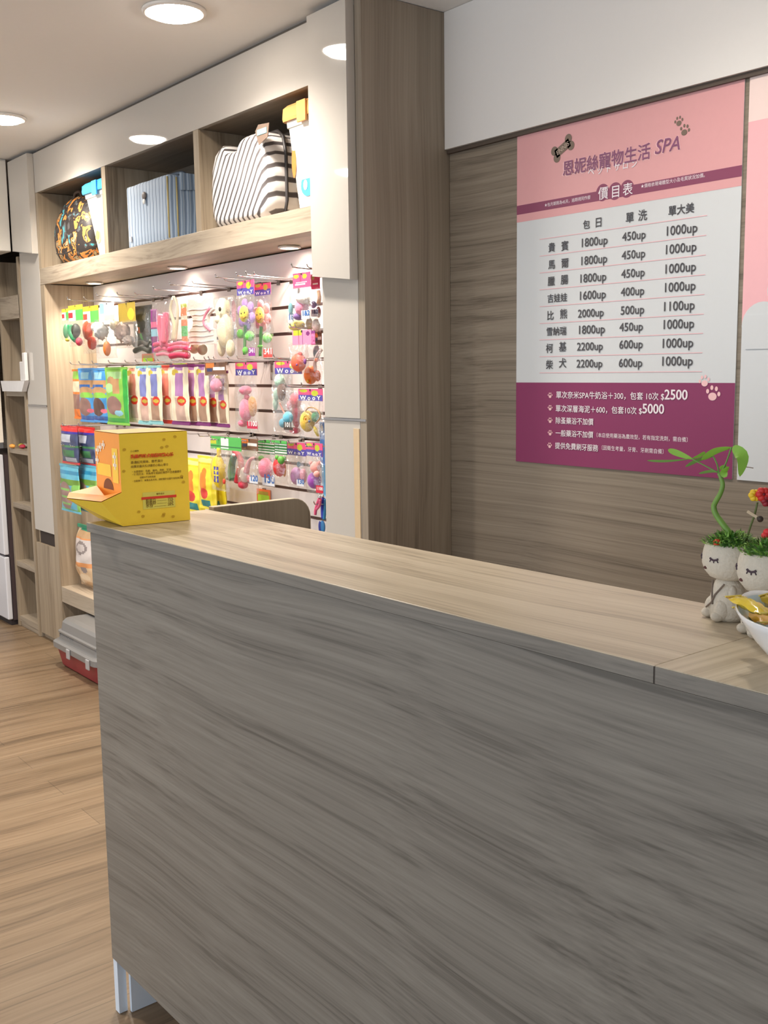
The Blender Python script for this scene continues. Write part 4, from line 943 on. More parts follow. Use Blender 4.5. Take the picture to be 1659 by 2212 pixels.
# ---- treat bags of the second row
def bag(label, b, Y, ms, paint, bulge=.012, hk=None, what='', group='treat bags on the slat wall', name='treat_bag', seal=None, clear=False):
    X0, X1, Z0, Z1 = wext(b, Y); PN[0] += 1
    t = thing(name, label, 'treat bag', ((X0+X1)/2, Y, Z1), 0, group)
    obj('pouch', grid(BM(), X0, X1, Z0, Z1, Y, 64, 90, paint, bulge=bulge, crinkle=.004, seed=PN[0]*1.3), ms, t, True)
    for z in (Z0+0.006, Z1-0.006): obj('seal', bx(X0, X1, Y-0.0025, Y+0.0025, z-0.005, z+0.005), seal or ms[0], t)
    if hk: hook((X0+X1)/2, HOOKZ[hk], Y-0.03, what)
    return t
SKY = mat((70, 150, 214), .28, coat=.3); SKYL = mat((150, 206, 230), .28, coat=.3); TAN = mat((196, 150, 104), .35, coat=.3); MEAT = mat((150, 112, 104), .35, coat=.3); BLUE = mat((40, 100, 176), .28, coat=.3); LGR = mat((136, 200, 76), .28, coat=.3); GR_ = mat((56, 168, 66), .28, coat=.3); PKM = mat((222, 110, 130), .35); PGR = mat((176, 222, 150), .3, coat=.3); MBR = mat((96, 66, 58), .4, coat=.3)
bluep = [('r', 0, 0, 1, .22, 0), ('r', .2, .08, .7, .2, 1), ('r', 0, .22, 1, .36, 2), ('r', .1, .30, .8, .38, 4), ('e', .05, .34, .95, .50, 2), ('e', .1, .44, .95, .58, 5), ('r', 0, .55, 1, .9, 0), ('e', .0, .54, .8, .88, 3), ('e', .55, .74, .95, .82, 6), ('r', 0, .88, 1, 1, 4)]
bag('orange and green treat bag peeking out left of the blue ones', (159, 797, 180, 905), 1.995, [ORG, LGR, CREAM, MEAT], [('r', 0, 0, 1, .2, 1), ('r', 0, .25, 1, .45, 2), ('r', 0, .5, 1, .8, 3)], hk='B', what='holding the orange and green treat bag')
bag('blue treat bag with a pale meat picture, left one of the blue pair', (172, 795, 206, 912), 1.965, [SKY, SKYL, TAN, MEAT, BLUE, LGR, PKM], bluep, hk='B', what='holding the left blue treat bag')
bag('blue treat bag with a dark meat picture, beside the green bag', (201, 795, 234, 913), 1.96, [SKY, SKYL, TAN, MBR, BLUE, LGR, PKM], bluep, hk='B', what='holding the right blue treat bag')
bag('bright green treat bag in the second row', (230, 793, 277, 918), 1.955, [LGR, PGR, TAN, MEAT, GR_, WHT, SKYL], [('r', .1, .08, .8, .2, 1), ('e', .1, .16, .5, .34, 2), ('e', .0, .28, .45, .44, 1), ('r', .4, .2, .7, .45, 2), ('e', .05, .50, .75, .82, 3), ('e', .45, .74, .8, .84, 6), ('r', 0, .88, 1, 1, 4), ('r', .85, 0, 1, 1, 4)], hk='B', what='holding the green treat bag')
CR = mat((246, 230, 200), .3, coat=.4); RP = mat((236, 146, 128), .35); BP = mat((126, 132, 190), .35); PP = mat((178, 128, 180), .35); STK = mat((176, 140, 116), .4, coat=.3); RL = mat((216, 58, 44), .35); YE = mat((206, 180, 70), .35); LB = mat((140, 196, 200), .35); PB = mat((122, 40, 110), .3, coat=.3); STK2 = mat((210, 176, 160), .4, coat=.3)
def stick(label, b, Y, pr, bot, body, what, hk='B'):
    bag(label, b, Y, [CR, pr, body, RL, YE, bot, mat((250, 238, 214), .25, coat=.5)], [('r', .3, .02, .75, .10, 1), ('e', .1, .08, .5, .18, 4), ('r', .35, .14, .78, .52, 1), ('r', .3, .55, .85, .92, 2), ('e', .45, .52, .9, .68, 3), ('e', .5, .57, .85, .63, 4), ('r', .0, .0, .12, 1, 6), ('r', 0, .93, 1, 1, 5)], .010, hk, what, 'long chew stick bags in the second row', seal=bot)
stick('cream chew stick bag with salmon print beside the bright green bag', (274, 790, 303, 912), 1.99, RP, CR, STK2, 'holding the first salmon-print stick bag')
stick('cream chew stick bag with blue print, left one of the blue-print pair', (297, 790, 326, 917), 1.96, BP, LB, STK2, 'holding the left blue-print stick bag')
stick('cream chew stick bag with blue print, right one of the blue-print pair', (320, 789, 350, 917), 1.955, BP, LB, STK, 'holding the right blue-print stick bag')
stick('cream chew stick bag with red print and red bottom seal', (345, 788, 374, 915), 1.985, RP, RL, STK2, 'holding the red-print stick bag')
stick('cream chew stick bag with purple print, leftmost of the purple-print row', (370, 787, 408, 918), 1.955, PP, PB, STK2, 'holding the first purple-print stick bag')
stick('cream chew stick bag with purple print, second of the purple-print row', (400, 786, 430, 919), 1.985, PP, PB, STK, 'holding the second purple-print stick bag')
stick('cream chew stick bag with purple print, third of the purple-print row', (424, 786, 452, 920), 1.955, PP, PB, STK, 'holding the third purple-print stick bag')
stick('cream chew stick bag with purple print directly behind the small pink ball', (447, 790, 474, 921), 1.985, PP, PB, STK, 'holding the fourth purple-print stick bag')
stick('cream chew stick bag with purple print, rightmost of the purple-print row', (468, 800, 494, 923), 1.955, PP, PB, STK, 'holding the last purple-print stick bag')
pack('bagged small pink ball toy with a brown header in front of the purple-print bags', (448, 783, 490, 852), 1.925, ((443, 783, 488, 811), 'brown'), [('e', 'ball', fuzzy((242, 150, 178)), 467, 832, 16, 15)], 'B', 'holding the small pink ball')
pack('bagged pink candy-shaped plush with an orange stripe, second row', (507, 783, 557, 932), 1.955, ((509, 783, 555, 811), 'toy'), [('e', 'bow', fuzzy((236, 126, 150)), 530, 843, 16, 10, {'fl': .12}), ('e', 'knot', fuzzy((226, 110, 140)), 533, 857, 7, 6), ('e', 'candy_body', fuzzy((240, 140, 164)), 531, 885, 17, 25), ('e', 'orange_half', fuzzy((222, 158, 92)), 545, 878, 12, 22, {'dy': .012}), ('e', 'skirt', fuzzy((234, 120, 146)), 525, 914, 13, 8, {'fl': .12}), ('tag', 'price_tag', mat((206, 44, 80), .4), (534, 911, 556, 926), '1100', WHT)], 'B', 'holding the pink candy plush')
hook(at(588, 800, YB).x, HOOKZ['B'], 1.96, 'left empty right of the candy plush', plate=True)
pack('bagged ice cream plush with mint top and brown cone, second row', (588, 780, 634, 934), 1.955, [((594, 780, 652, 808), 'toy')], [('e', 'mint_top', fuzzy((190, 226, 204)), 604, 822, 13, 14, {'fl': .12}), ('e', 'mint_side', fuzzy((184, 216, 196)), 597, 852, 8, 14), ('e', 'mint_foot', fuzzy((176, 206, 188)), 595, 872, 7, 14), ('e', 'cone', fuzzy((134, 100, 86)), 608, 846, 11, 20), ('t', 'ribbon', (226, 150, 130), [(604, 870), (610, 884), (616, 896)], 1.8), ('e', 'blue_heart', fuzzy((110, 196, 222)), 622, 902, 13, 13), ('e', 'blue_heart_tip', fuzzy((104, 188, 216)), 611, 914, 10, 10), ('tag', 'price_tag', mat((74, 62, 56), .4), (613, 912, 632, 929), '1011', WHT)], 'B', 'holding the ice cream plush')
pack('bagged salmon-pink squid-like plush behind the pineapple toy', (616, 842, 656, 938), 2.035, None, [('e', 'head', fuzzy((242, 120, 136)), 638, 866, 15, 18), ('e', 'torso', fuzzy((226, 100, 120)), 640, 898, 11, 26), ('e', 'skirt', fuzzy((220, 96, 116)), 637, 930, 14, 7), ('e', 'arm', fuzzy((234, 130, 140)), 624, 876, 6, 10)], 'B2', 'holding the salmon-pink plush')
pack('bagged yellow pineapple-like round plush with a green leaf', (644, 838, 698, 948), 1.95, ((645, 840, 697, 866), 'toy'), [('e', 'body', fuzzy((232, 196, 74)), 664, 910, 19, 23), ('t', 'face_ring', (196, 150, 50), [(657, 900), (664, 898), (668, 906), (662, 913), (656, 908), (657, 900)], 1.0, -.03), ('e', 'eye', (216, 120, 50), 660, 905, 2.5, 3, {'dy': -.034}), ('e', 'eye', (110, 120, 150), 668, 910, 3, 3, {'dy': -.032}), ('e', 'leaf', fuzzy((62, 150, 94)), 681, 901, 10, 11), ('t', 'twine', (190, 150, 110), [(660, 888), (668, 880), (684, 884), (692, 900), (682, 915)], 1.6, -.01), ('e', 'yellow_end', (240, 214, 60), 683, 932, 5, 12, {'rot': -.4})], 'B2', 'holding the yellow pineapple plush')

# ---- third row
CANB = mat((66, 74, 110), .3, coat=.3); CANG = mat((72, 128, 84), .35); CANW = mat((190, 194, 206), .35); CREDD = mat((214, 48, 48), .3, coat=.3); CANV = mat((62, 52, 150), .3)
canp = [('r', 0, 0, 1, .14, 1), ('r', 0, .14, 1, .2, 2), ('r', .08, .22, .7, .42, 3), ('r', 0, .5, 1, .56, 4), ('r', .15, .62, .85, .8, 4), ('r', .3, .82, .9, .93, 3), ('r', 0, .95, 1, 1, 1)]
bag('dark blue treat pouch with a red top, left one beside the yellow box', (134, 920, 170, 1002), 1.905, [CANB, CREDD, CANV, CANW, CANG], canp, .02, 'C', 'holding the left dark blue pouch', seal=CREDD)
bag('dark blue treat pouch with a red top and green bands, touching the yellow box', (167, 922, 206, 1004), 1.95, [CANB, CREDD, CANV, CANW, CANG], canp, .02, 'C', 'holding the right dark blue pouch', seal=CREDD)
TB = mat((96, 180, 206), .3, coat=.3); TBD = mat((52, 140, 180), .3, coat=.3); MT = mat((160, 126, 118), .4, coat=.3); LG2 = mat((134, 196, 92), .3, coat=.3)
meatp = [('r', 0, .0, 1, .12, 0), ('r', 0, .12, 1, .2, 1), ('r', 0, .2, 1, .30, 0), ('r', 0, .30, 1, .42, 3), ('e', .0, .36, .7, .95, 2), ('r', .1, .5, .6, .54, 4), ('r', .1, .66, .6, .70, 4), ('r', .1, .8, .6, .84, 4), ('e', .7, .4, 1, .62, 4)]
for b, lab, w in (((132, 1004, 172, 1106), 'sky-blue and green meat treat bag under the left dark blue pouch', 'left'), ((168, 1004, 210, 1106), 'sky-blue and green meat treat bag behind the spout of the yellow box', 'right')):
    bag(lab, b, 1.905 if w == 'left' else 1.945, [TB, TBD, MT, mat((110, 150, 60), .35), LG2], meatp + [('r', 0, .93, 1, 1, 4), ('r', .88, .4, 1, 1, 4)], .016, None, '')
    X0, X1, _, _ = wext(b, 1.905 if w == 'left' else 1.945); hook((X0+X1)/2, GR[7], 1.875, 'holding the %s sky-blue meat bag' % w)
YB1 = mat((244, 228, 60), .3, coat=.4); YB2 = mat((228, 206, 40), .3, coat=.4); OGR = mat((236, 140, 50), .35); CRD = mat((226, 70, 60), .35); TLB = mat((60, 140, 140), .35); PYL = mat((250, 240, 130), .28, coat=.4)
for k, (b, lab, w) in enumerate((((398, 990, 443, 1106), 'bright yellow treat bag with an orange picture right behind the yellow box', 'first'), ((430, 985, 468, 1100), 'bright yellow treat bag between two others below the yellow bottle toy', 'second'), ((452, 1000, 488, 1098), 'bright yellow treat bag directly under the yellow bottle toy', 'third'))):
    bag(lab, b, (1.985, 1.948, 1.985)[k], [YB1, YB2, OGR, CRD, TLB, PYL], [('r', 0, 0, 1, .12, 5), ('r', 0, .12, 1, .16, 1), ('e', .2, .3, .6, .7, 2), ('e', .35, .22, .6, .42, 2), ('e', .2, .60, .65, .80, 3), ('r', .2, .82, .7, .95, 4), ('r', .82, 0, 1, 1, 1)], .016, 'C', 'holding the %s yellow treat bag' % w)
pack('bagged yellow bottle-shaped squeaky toy with a green header', (456, 944, 494, 1060), 1.88, ((455, 944, 521, 972), 'green'), [('t', 'bottle', (250, 214, 44), [(473, 969), (473, 978), (473, 985), (473, 988), (473, 1010), (472, 1035), (472, 1052)], (0, 0)), ('e', 'bottle_body', (250, 216, 40), 472, 1018, 17, 36), ('t', 'neck', (250, 210, 44), [(473, 968), (473, 986)], 5), ('g', 'purple_print', [PURB, YB1], (462, 1008, 472, 1042), [('r', 0, .2, 1, .3, 1), ('r', 0, .5, 1, .6, 1), ('r', .4, 0, .6, 1, 1)], .001, -.036), ('e', 'red_spot', (232, 76, 50), 484, 1040, 4, 6, {'dy': -.02})][1:], 'C', 'holding the yellow bottle toy')
pack('bagged green and red chili-shaped toys in the third row', (494, 946, 528, 1058), 1.98, None, [('t', 'green_chili', (60, 120, 74), [(506, 984), (501, 1004), (500, 1022), (503, 1036)], (7, 10)), ('t', 'red_chili', (206, 44, 62), [(505, 974), (516, 984), (521, 1004), (516, 1026), (514, 1042)], (5, 9)), ('e', 'white_ring', (246, 240, 240), 505, 983, 5, 3.5, {'dy': -.012})], 'C', 'holding the chili toys')
pack('bagged white radish-shaped toy with pink edges and a red ball below', (514, 948, 558, 1062), 1.92, ((521, 948, 557, 973), 'brown'), [('t', 'stalk', (236, 150, 150), [(548, 989), (540, 994), (535, 1006), (532, 1020)], (3, 7)), ('e', 'radish', (240, 220, 206), 528, 1026, 12, 17), ('e', 'pink_cheek', (226, 120, 126), 537, 1034, 5, 8), ('e', 'red_ball', (210, 50, 76), 525, 1047, 13, 9), ('tag', 'price_tag', TAGW, (539, 1031, 557, 1044), '120', TXB)], 'C', 'holding the radish toy')
pack('bagged fuzzy pink peach toy with a green leaf', (554, 950, 594, 1052), 1.985, ((556, 950, 593, 981), 'dgreen'), [('e', 'peach', fuzzy((244, 140, 164)), 574, 1012, 19, 23, {'fl': .03, 'fs': 20}), ('e', 'leaf', (110, 180, 70), 564, 990, 8, 6), ('tag', 'price_tag', TAGW, (567, 1033, 593, 1049), '130', TXB)], 'C', 'holding the pink peach toy')
pack('bagged red strawberry toy with bumpy green leaves', (585, 951, 621, 1044), 1.925, ((594, 952, 620, 982), 'dgreen'), [('e', 'strawberry', (222, 50, 52), 603, 1009, 16, 21), ('e', 'leaf', (104, 176, 72), 607, 994, 9, 9, {'dy': -.014}), ('e', 'leaf', (112, 186, 78), 598, 988, 5, 5, {'dy': -.01}), ('e', 'leaf', (96, 166, 66), 614, 990, 5, 5), ('e', 'orange_edge', (238, 150, 60), 614, 1014, 5, 16, {'dy': .012})], 'C', 'holding the strawberry toy')
pack('bagged lilac and pink round toy with a blue tip', (621, 956, 662, 1054), 1.975, ((620, 956, 661, 984), 'toy'), [('e', 'lilac_ball', (210, 156, 204), 640, 1028, 15, 19), ('e', 'pink_ball', (240, 160, 176), 655, 1028, 10, 16, {'dy': .012}), ('e', 'tip', (100, 130, 150), 645, 1003, 5, 6), ('tag', 'price_tag', TAGW, (641, 1037, 657, 1050), '130', TXB)], 'C', 'holding the lilac round toy')
pack('bagged pink bear toy sitting on a purple ball, next to the tall cabinet', (661, 957, 698, 1066), 1.92, ((661, 957, 697, 986), 'toy'), [('e', 'purple_ball', fuzzy((160, 76, 176)), 679, 1038, 18, 18), ('e', 'bear_head', fuzzy((244, 166, 158)), 681, 1010, 13, 13, {'dy': -.006}), ('e', 'ear', fuzzy((244, 166, 158)), 671, 1000, 5, 5), ('e', 'ear', fuzzy((240, 160, 150)), 690, 1000, 5, 5), ('e', 'arm', fuzzy((246, 172, 164)), 684, 1024, 8, 7, {'dy': -.022}), ('tag', 'price_tag', mat((214, 40, 66), .4), (683, 1049, 698, 1065), '1100', WHT)], 'C', 'holding the pink bear on the purple ball')
# price cards clipped to the slats
for b, lab in (((307, 764, 332, 786), 'lime and orange price card on the slat wall below the dark rope toy'), ((373, 779, 404, 793), 'green price card on the slat wall below the pink fringe'), ((555, 1057, 584, 1086), 'lime and orange price card low on the slat wall above the partition')):
    Yc = YB-0.006; X0, X1, Z0, Z1 = wext(b, Yc)
    t = thing('price_card', lab, 'price card', ((X0+X1)/2, YB, Z0), 0, 'price cards on the slats')
    obj('card', grid(BM(), X0, X1, Z0, Z1, Yc, 14, 12, [('r', .1, .45, .9, .92, 1), ('r', .15, .2, .85, .38, 2)], thick=.0006), [mat((236, 120, 66), .4), mat((176, 220, 60), .4), OLV], t)
    obj('clip', bx((X0+X1)/2-0.01, (X0+X1)/2+0.01, Yc+0.0007, YB+0.002, Z1-0.008, Z1+0.004), M_STEEL, t)
# leashes at the right edge of the bay
t = thing('pet_leash', 'light blue patterned leash on its card at the right edge of the toy wall', 'leash', at(698, 908, 1.99), 0, 'leashes beside the tall cabinet')
items(t, 1.99, [('g', 'strap_card', [mat((92, 146, 220), .4), WHT], (691, 912, 703, 1004), [('e', .15, .08, .75, .22, 1), ('e', .3, .5, .7, .6, 1)], .003), ('g', 'strap', [mat((110, 180, 220), .4)], (695, 958, 704, 1072), [], .003, .012)])
hook(at(698, 908, 1.99).x, GR[5]-0.012, 1.97, 'holding the light blue leash')
t = thing('pet_leash', 'dark blue leash with a loop handle, lowest at the right edge of the toy wall', 'leash', at(699, 1072, 1.97), 0, 'leashes beside the tall cabinet')
items(t, 1.97, [('e', 'clasp', M_CHROME, 697, 1072, 4, 5), ('t', 'strap', (54, 66, 190), [(698, 1076), (697, 1098), (698, 1120)], 4.5), ('t', 'strap', (60, 150, 206), [(703, 1078), (702, 1100), (700, 1122)], 3.5), ('e', 'handle', (58, 130, 190), 697, 1138, 9, 14, {'d': .4}), ('e', 'handle_core', (44, 60, 150), 691, 1138, 5, 13, {'d': .4, 'dy': -.004})])
hook(at(698, 1072, 1.97).x, GR[8]-0.004, 1.955, 'holding the dark blue leash')
t = thing('pet_leash', 'pink rope leash with a metal clasp beside the dark blue one', 'leash', at(690, 1072, 1.95), 0, 'leashes beside the tall cabinet')
items(t, 1.95, [('e', 'clasp', M_CHROME, 690, 1074, 4, 4), ('t', 'rope', (240, 96, 140), [(691, 1078), (686, 1090), (682, 1102), (681, 1112)], (5, 3)), ('t', 'rope', (236, 110, 150), [(692, 1080), (690, 1092), (684, 1100)], 3, -.01)])
hook(at(690, 1074, 1.95).x, GR[8]-0.002, 1.93, 'holding the pink rope leash')

# ------------------------------------------------------------------ things in the open compartments
ZB = ZF+0.0005
def patch_bag():
    Xa, Xb = at(103, 500, 1.97).x, at(196, 500, 1.97).x
    Xa = max(Xa, XL+0.036)
    c = Vector(((Xa+Xb)/2, 2.03, ZB+0.158)); t = thing('pet_bag', 'dark pet bag with orange, cream and turquoise patches in the left compartment', 'bag', (c.x, c.y, ZB))
    bm = BM(); r = bmesh.ops.create_uvsphere(bm, u_segments=64, v_segments=44, radius=1.0)
    for v in r['verts']:
        d = v.co.copy(); p = 3.2
        n = (abs(d.x)**p + abs(d.y)**p + abs(d.z)**p)**(1/p); d /= n
        w = 1.0 - 0.30*max(0, d.z)**1.3
        v.co = Vector((c.x + d.x*(Xb-Xa)/2*w, c.y + d.y*0.095*w, c.z + d.z*0.158)) + Vector((0, 0, 0.004*noise.noise(d*3)))
    m = bpy.data.materials.new('patchwork_fabric'); m.use_nodes = True; nt = m.node_tree; N = nt.nodes; L = nt.links
    tc = N.new('ShaderNodeTexCoord'); n1 = N.new('ShaderNodeTexNoise'); n1.inputs['Scale'].default_value = 17; n1.inputs['Detail'].default_value = 3; n1.inputs['Distortion'].default_value = 0.6
    L.new(tc.outputs['Object'], n1.inputs['Vector'])
    r = N.new('ShaderNodeValToRGB'); r.color_ramp.interpolation = 'CONSTANT'
    r.color_ramp.elements[0].position = 0; r.color_ramp.elements[0].color = lin((70, 168, 180)); r.color_ramp.elements[1].position = 0.36; r.color_ramp.elements[1].color = lin((80, 78, 78))
    for p, col in ((0.42, (46, 40, 38)), (0.55, (206, 138, 66)), (0.61, (52, 44, 42)), (0.64, (176, 160, 124)), (0.70, (60, 50, 46))):
        k = r.color_ramp.elements.new(p); k.color = lin(col)
    L.new(n1.outputs['Fac'], r.inputs[0]); L.new(r.outputs[0], N['Principled BSDF'].inputs['Base Color']); N['Principled BSDF'].inputs['Roughness'].default_value = .55
    obj('body', bm, m, t, True)
    obj('handle', tube(BM(), smoothpts([(c.x-0.05, c.y-0.02, ZB+0.300), (c.x-0.03, c.y-0.02, ZB+0.335), (c.x+0.03, c.y-0.02, ZB+0.335), (c.x+0.05, c.y-0.02, ZB+0.300)], 5), 0.008, 8), mat((92, 72, 58), .6), t, True)
    obj('zip', tube(BM(), smoothpts([(c.x-0.11, c.y-0.096, ZB+0.06), (c.x, c.y-0.099, ZB+0.05), (c.x+0.11, c.y-0.096, ZB+0.06)], 5), 0.003, 6), mat((40, 38, 40), .5), t, True)
patch_bag()
def tub(label, xl0, xl1, xr0, xr1, y0, y1, ztop, zlid, lidc, decals):
    """tapered storage tub with a lid: X at bottom and at the top"""
    t = thing('storage_tub', label, 'container', ((xl0+xr0)/2, y0+0.08, ZB), 0, 'lidded white tubs in the open compartments')
    def ring(k, inset=0):
        x0 = xl0+(xl1-xl0)*k; x1 = xr0+(xr1-xr0)*k; g = 0.012*(1-k)
        return rrect(x0+inset, x1-inset, y0+g+inset, y1-g-inset, 0.018, 4)
    bm = BM(); R = []
    for k in (0.0, 0.03, 0.5, 0.93, 0.931, 1.0):
        o = ring(k, -0.004 if k > 0.93 else (0.004 if k == 0 else 0)); R.append([bm.verts.new((p[0], p[1], ZB+(ztop-ZB)*k)) for p in o])
    for a, b in zip(R, R[1:]):
        for i in range(len(a)): bm.faces.new((a[i], a[(i+1) % len(a)], b[(i+1) % len(a)], b[i]))
    bm.faces.new(R[0]); bm.faces.new(R[-1])
    obj('tub_body', bm, mat((246, 240, 228), .3, var=.01), t)
    bm = BM(); o = ring(1.0, -0.012); n = len(o); Rr = []
    for ins, z in ((-0.012, ztop+0.0005), (-0.014, ztop+0.010), (-0.012, zlid-0.010), (-0.002, zlid)):
        Rr.append([bm.verts.new((p[0], p[1], z)) for p in ring(1.0, ins)])
    for a, b in zip(Rr, Rr[1:]):
        for i in range(n): bm.faces.new((a[i], a[(i+1) % n], b[(i+1) % n], b[i]))
    bm.faces.new(Rr[0]); bm.faces.new(Rr[-1])
    ld = obj('lid', bm, mat(lidc, .35, var=.02), t, label='coloured lid')
    xm = (xl1+xr1)/2
    obj('lid_clip', bx(xm+0.0, xm+0.05, y0-0.020, y0-0.0125, ztop-0.018, zlid-0.004, bev=.002), mat(tuple(min(255, int(c*1.12)) for c in lidc), .35), ld)
    for di, (nm, fx, fz, rx, rz, col) in enumerate(decals):
        c = (xl0+(xl1-xl0)*fz)*(1-fx)+(xr0+(xr1-xr0)*fz)*fx; z = ZB+(ztop-ZB)*fz; yy = y0+0.012*(1-fz)-0.0008
        bm = BM(); v = [bm.verts.new((c+rx*math.cos(2*math.pi*i/20), yy-0.0007*di, z+rz*math.sin(2*math.pi*i/20))) for i in range(20)]; bm.faces.new(v)
        obj(nm, bm, mat(col, .5), t)
Y1 = 1.935
tub('white storage tub with a bright blue lid against the left divider', at(208, 546, Y1).x, at(183, 420, Y1).x, -4.385, -4.387, Y1, 2.13, at(195, 418, Y1).z, at(195, 394, Y1).z, (66, 164, 230), [('orange_print', 0.25, 0.33, 0.030, 0.032, (246, 190, 120)), ('orange_print', 0.22, 0.35, 0.018, 0.02, (240, 160, 90))])
Y2 = 1.925
tub('white storage tub with an orange-brown lid beside the zebra case', at(637, 440, Y2).x, at(618, 262, Y2).x, XR-0.022, XR-0.024, Y2, 2.14, at(640, 258, Y2).z, at(640, 222, Y2).z, (206, 150, 88), [('blue_print', 0.50, 0.27, 0.040, 0.036, (70, 160, 224)), ('brown_dog_print', 0.10, 0.55, 0.013, 0.05, (196, 110, 50)), ('white_print', 0.42, 0.27, 0.011, 0.016, (240, 244, 248)), ('blue_drop_print', 0.75, 0.42, 0.012, 0.02, (90, 170, 226))])
# blue striped carrier
def stripes(name, cols, scale, dist, axis_rot, dscale=2.0, rough=.6, detail=1.0):
    m = bpy.data.materials.new(name); m.use_nodes = True; nt = m.node_tree; N = nt.nodes; L = nt.links; b = N['Principled BSDF']
    b.inputs['Roughness'].default_value = rough
    tc = N.new('ShaderNodeTexCoord'); mp = N.new('ShaderNodeMapping'); mp.inputs['Rotation'].default_value = axis_rot
    L.new(tc.outputs['Object'], mp.inputs['Vector'])
    w = N.new('ShaderNodeTexWave'); w.wave_type = 'BANDS'; w.bands_direction = 'X'; w.inputs['Scale'].default_value = scale; w.inputs['Distortion'].default_value = dist; w.inputs['Detail'].default_value = detail; w.inputs['Detail Scale'].default_value = dscale
    L.new(mp.outputs[0], w.inputs['Vector'])
    r = N.new('ShaderNodeValToRGB'); r.color_ramp.elements[0].position = cols[0][0]; r.color_ramp.elements[0].color = lin(cols[0][1]); r.color_ramp.elements[1].position = cols[-1][0]; r.color_ramp.elements[1].color = lin(cols[-1][1])
    for p, c in cols[1:-1]:
        e = r.color_ramp.elements.new(p); e.color = lin(c)
    L.new(w.outputs['Fac'], r.inputs[0]); L.new(r.outputs[0], b.inputs['Base Color'])
    bp = N.new('ShaderNodeBump'); bp.inputs['Strength'].default_value = .4; bp.inputs['Distance'].default_value = .004
    L.new(w.outputs['Fac'], bp.inputs['Height']); L.new(bp.outputs[0], b.inputs['Normal'])
    return m
M_STRX = stripes('blue_stripes', [(.0, (120, 138, 162)), (.35, (158, 178, 202)), (.6, (216, 224, 230)), (1, (150, 172, 198))], 11, 1.6, (0, 0, 0), 1.0)
M_STRY = stripes('blue_stripes_side', [(.0, (120, 140, 168)), (.35, (150, 172, 200)), (.6, (196, 210, 224)), (1, (140, 164, 194))], 11, 1.6, (0, 0, math.radians(90)), 1.0)
Yc = 1.93; Xa, Xb = at(274, 470, Yc).x, at(365, 440, Yc).x; Zt = at(320, 388, Yc).z
sc = thing('pet_carrier', 'soft pet carrier with pale blue vertical stripes in the middle compartment', 'pet carrier', ((Xa+Xb)/2, Yc+0.1, ZB))
bm = bx(Xa, Xb, Yc, Yc+0.235, ZB, Zt, bev=.012)
bmesh.ops.subdivide_edges(bm, edges=bm.edges[:], cuts=5, use_grid_fill=True)
for v in bm.verts:
    v.co += Vector((0, 0, 0.004*noise.noise(v.co*14))) * (1 if v.co.z > ZB+0.01 else 0)
for f in bm.faces: f.material_index = 1 if abs(f.normal.x) > .7 else 0
bm.normal_update()
for f in bm.faces: f.material_index = 1 if abs(f.normal.x) > .7 else 0
obj('body', bm, [M_STRX, M_STRY], sc, True)
YZ = mat((196, 178, 120), .5)
for (x, y) in ((Xb-0.004, Yc-0.002), (Xb+0.001, Yc+0.035)): obj('piping', tube(BM(), [(x, y, ZB+0.01), (x, y, Zt-0.012)], 0.0035, 6), YZ, sc, True, label='yellowish piping')
obj('flap', prism(BM(), [(Yc+0.05, Zt-0.06), (Yc+0.235, Zt-0.045), (Yc+0.235, Zt+0.004), (Yc+0.05, Zt+0.006)], 'x', Xb+0.001, Xb+0.008), M_STRY, sc, label='short side flap')
for z in (0.06, 0.10, 0.15): obj('buckle', bx(Xb+0.002, Xb+0.010, Yc+0.13, Yc+0.155, ZB+z, ZB+z+0.022, bev=.002), mat((84, 84, 92), .4), sc)
pb_ = at(311, 423, Yc-0.006)
obj('badge', ell(BM(), pb_, 0.016, 0.006, 0.016, seg=14), mat((120, 112, 108), .5), sc, True, label='grey round badge')
obj('badge_ribbon', ell(BM(), pb_+Vector((0, -0.001, -0.022)), 0.010, 0.004, 0.012, seg=12), mat((238, 236, 232), .5), sc, True)
obj('handle', tube(BM(), smoothpts([(Xa+0.08, Yc+0.12, Zt), (Xa+0.11, Yc+0.12, Zt+0.03), (Xb-0.11, Yc+0.12, Zt+0.03), (Xb-0.08, Yc+0.12, Zt)], 4), 0.007, 7), mat((110, 122, 138), .6), sc, True)
obj('tab', bx(Xa+0.03, Xa+0.045, Yc-0.005, Yc+0.001, ZB+0.03, ZB+0.05), mat((206, 208, 212), .5), sc)
# zebra case
M_ZEB = stripes('zebra_stripes', [(.0, (84, 78, 78)), (.22, (96, 90, 90)), (.36, (236, 230, 226)), (1, (246, 240, 236))], 12, 1.5, (0, math.radians(-36), 0), 0.8, rough=.35, detail=.5)
Yz = 1.906; Xa, Xb = at(449, 400, Yz).x, at(602, 380, Yz+0.06).x; Zt = at(530, 288, Yz).z
zc_ = thing('zebra_case', 'zebra-striped hard shell carrying case with a notched top in the right compartment', 'case', ((Xa+Xb)/2, Yz+0.09, ZB))
Wd, Hh = Xb-Xa, Zt-ZB
out = [(.10, .0), (.90, .0), (.965, .06), (1.0, .2), (1.0, .72), (.96, .92), (.88, 1.0), (.66, 1.0), (.60, .97), (.57, .90), (.53, .875), (.36, .875), (.32, .90), (.29, .96), (.22, .985), (.10, .90), (.03, .72), (0.0, .40), (.02, .10)]
bm = BM()
def zlayer(y, s): return [bm.verts.new((Xa+Wd*(.5+(u-.5)*s), y, ZB+Hh*(.48+(v-.48)*s)+0.0*s)) for u, v in out]
R = [zlayer(Yz+0.005, .90), zlayer(Yz, .80)][::-1] + [zlayer(Yz+0.02, .97), zlayer(Yz+0.05, 1.0), zlayer(Yz+0.13, 1.0), zlayer(Yz+0.165, .96), zlayer(Yz+0.18, .82)]
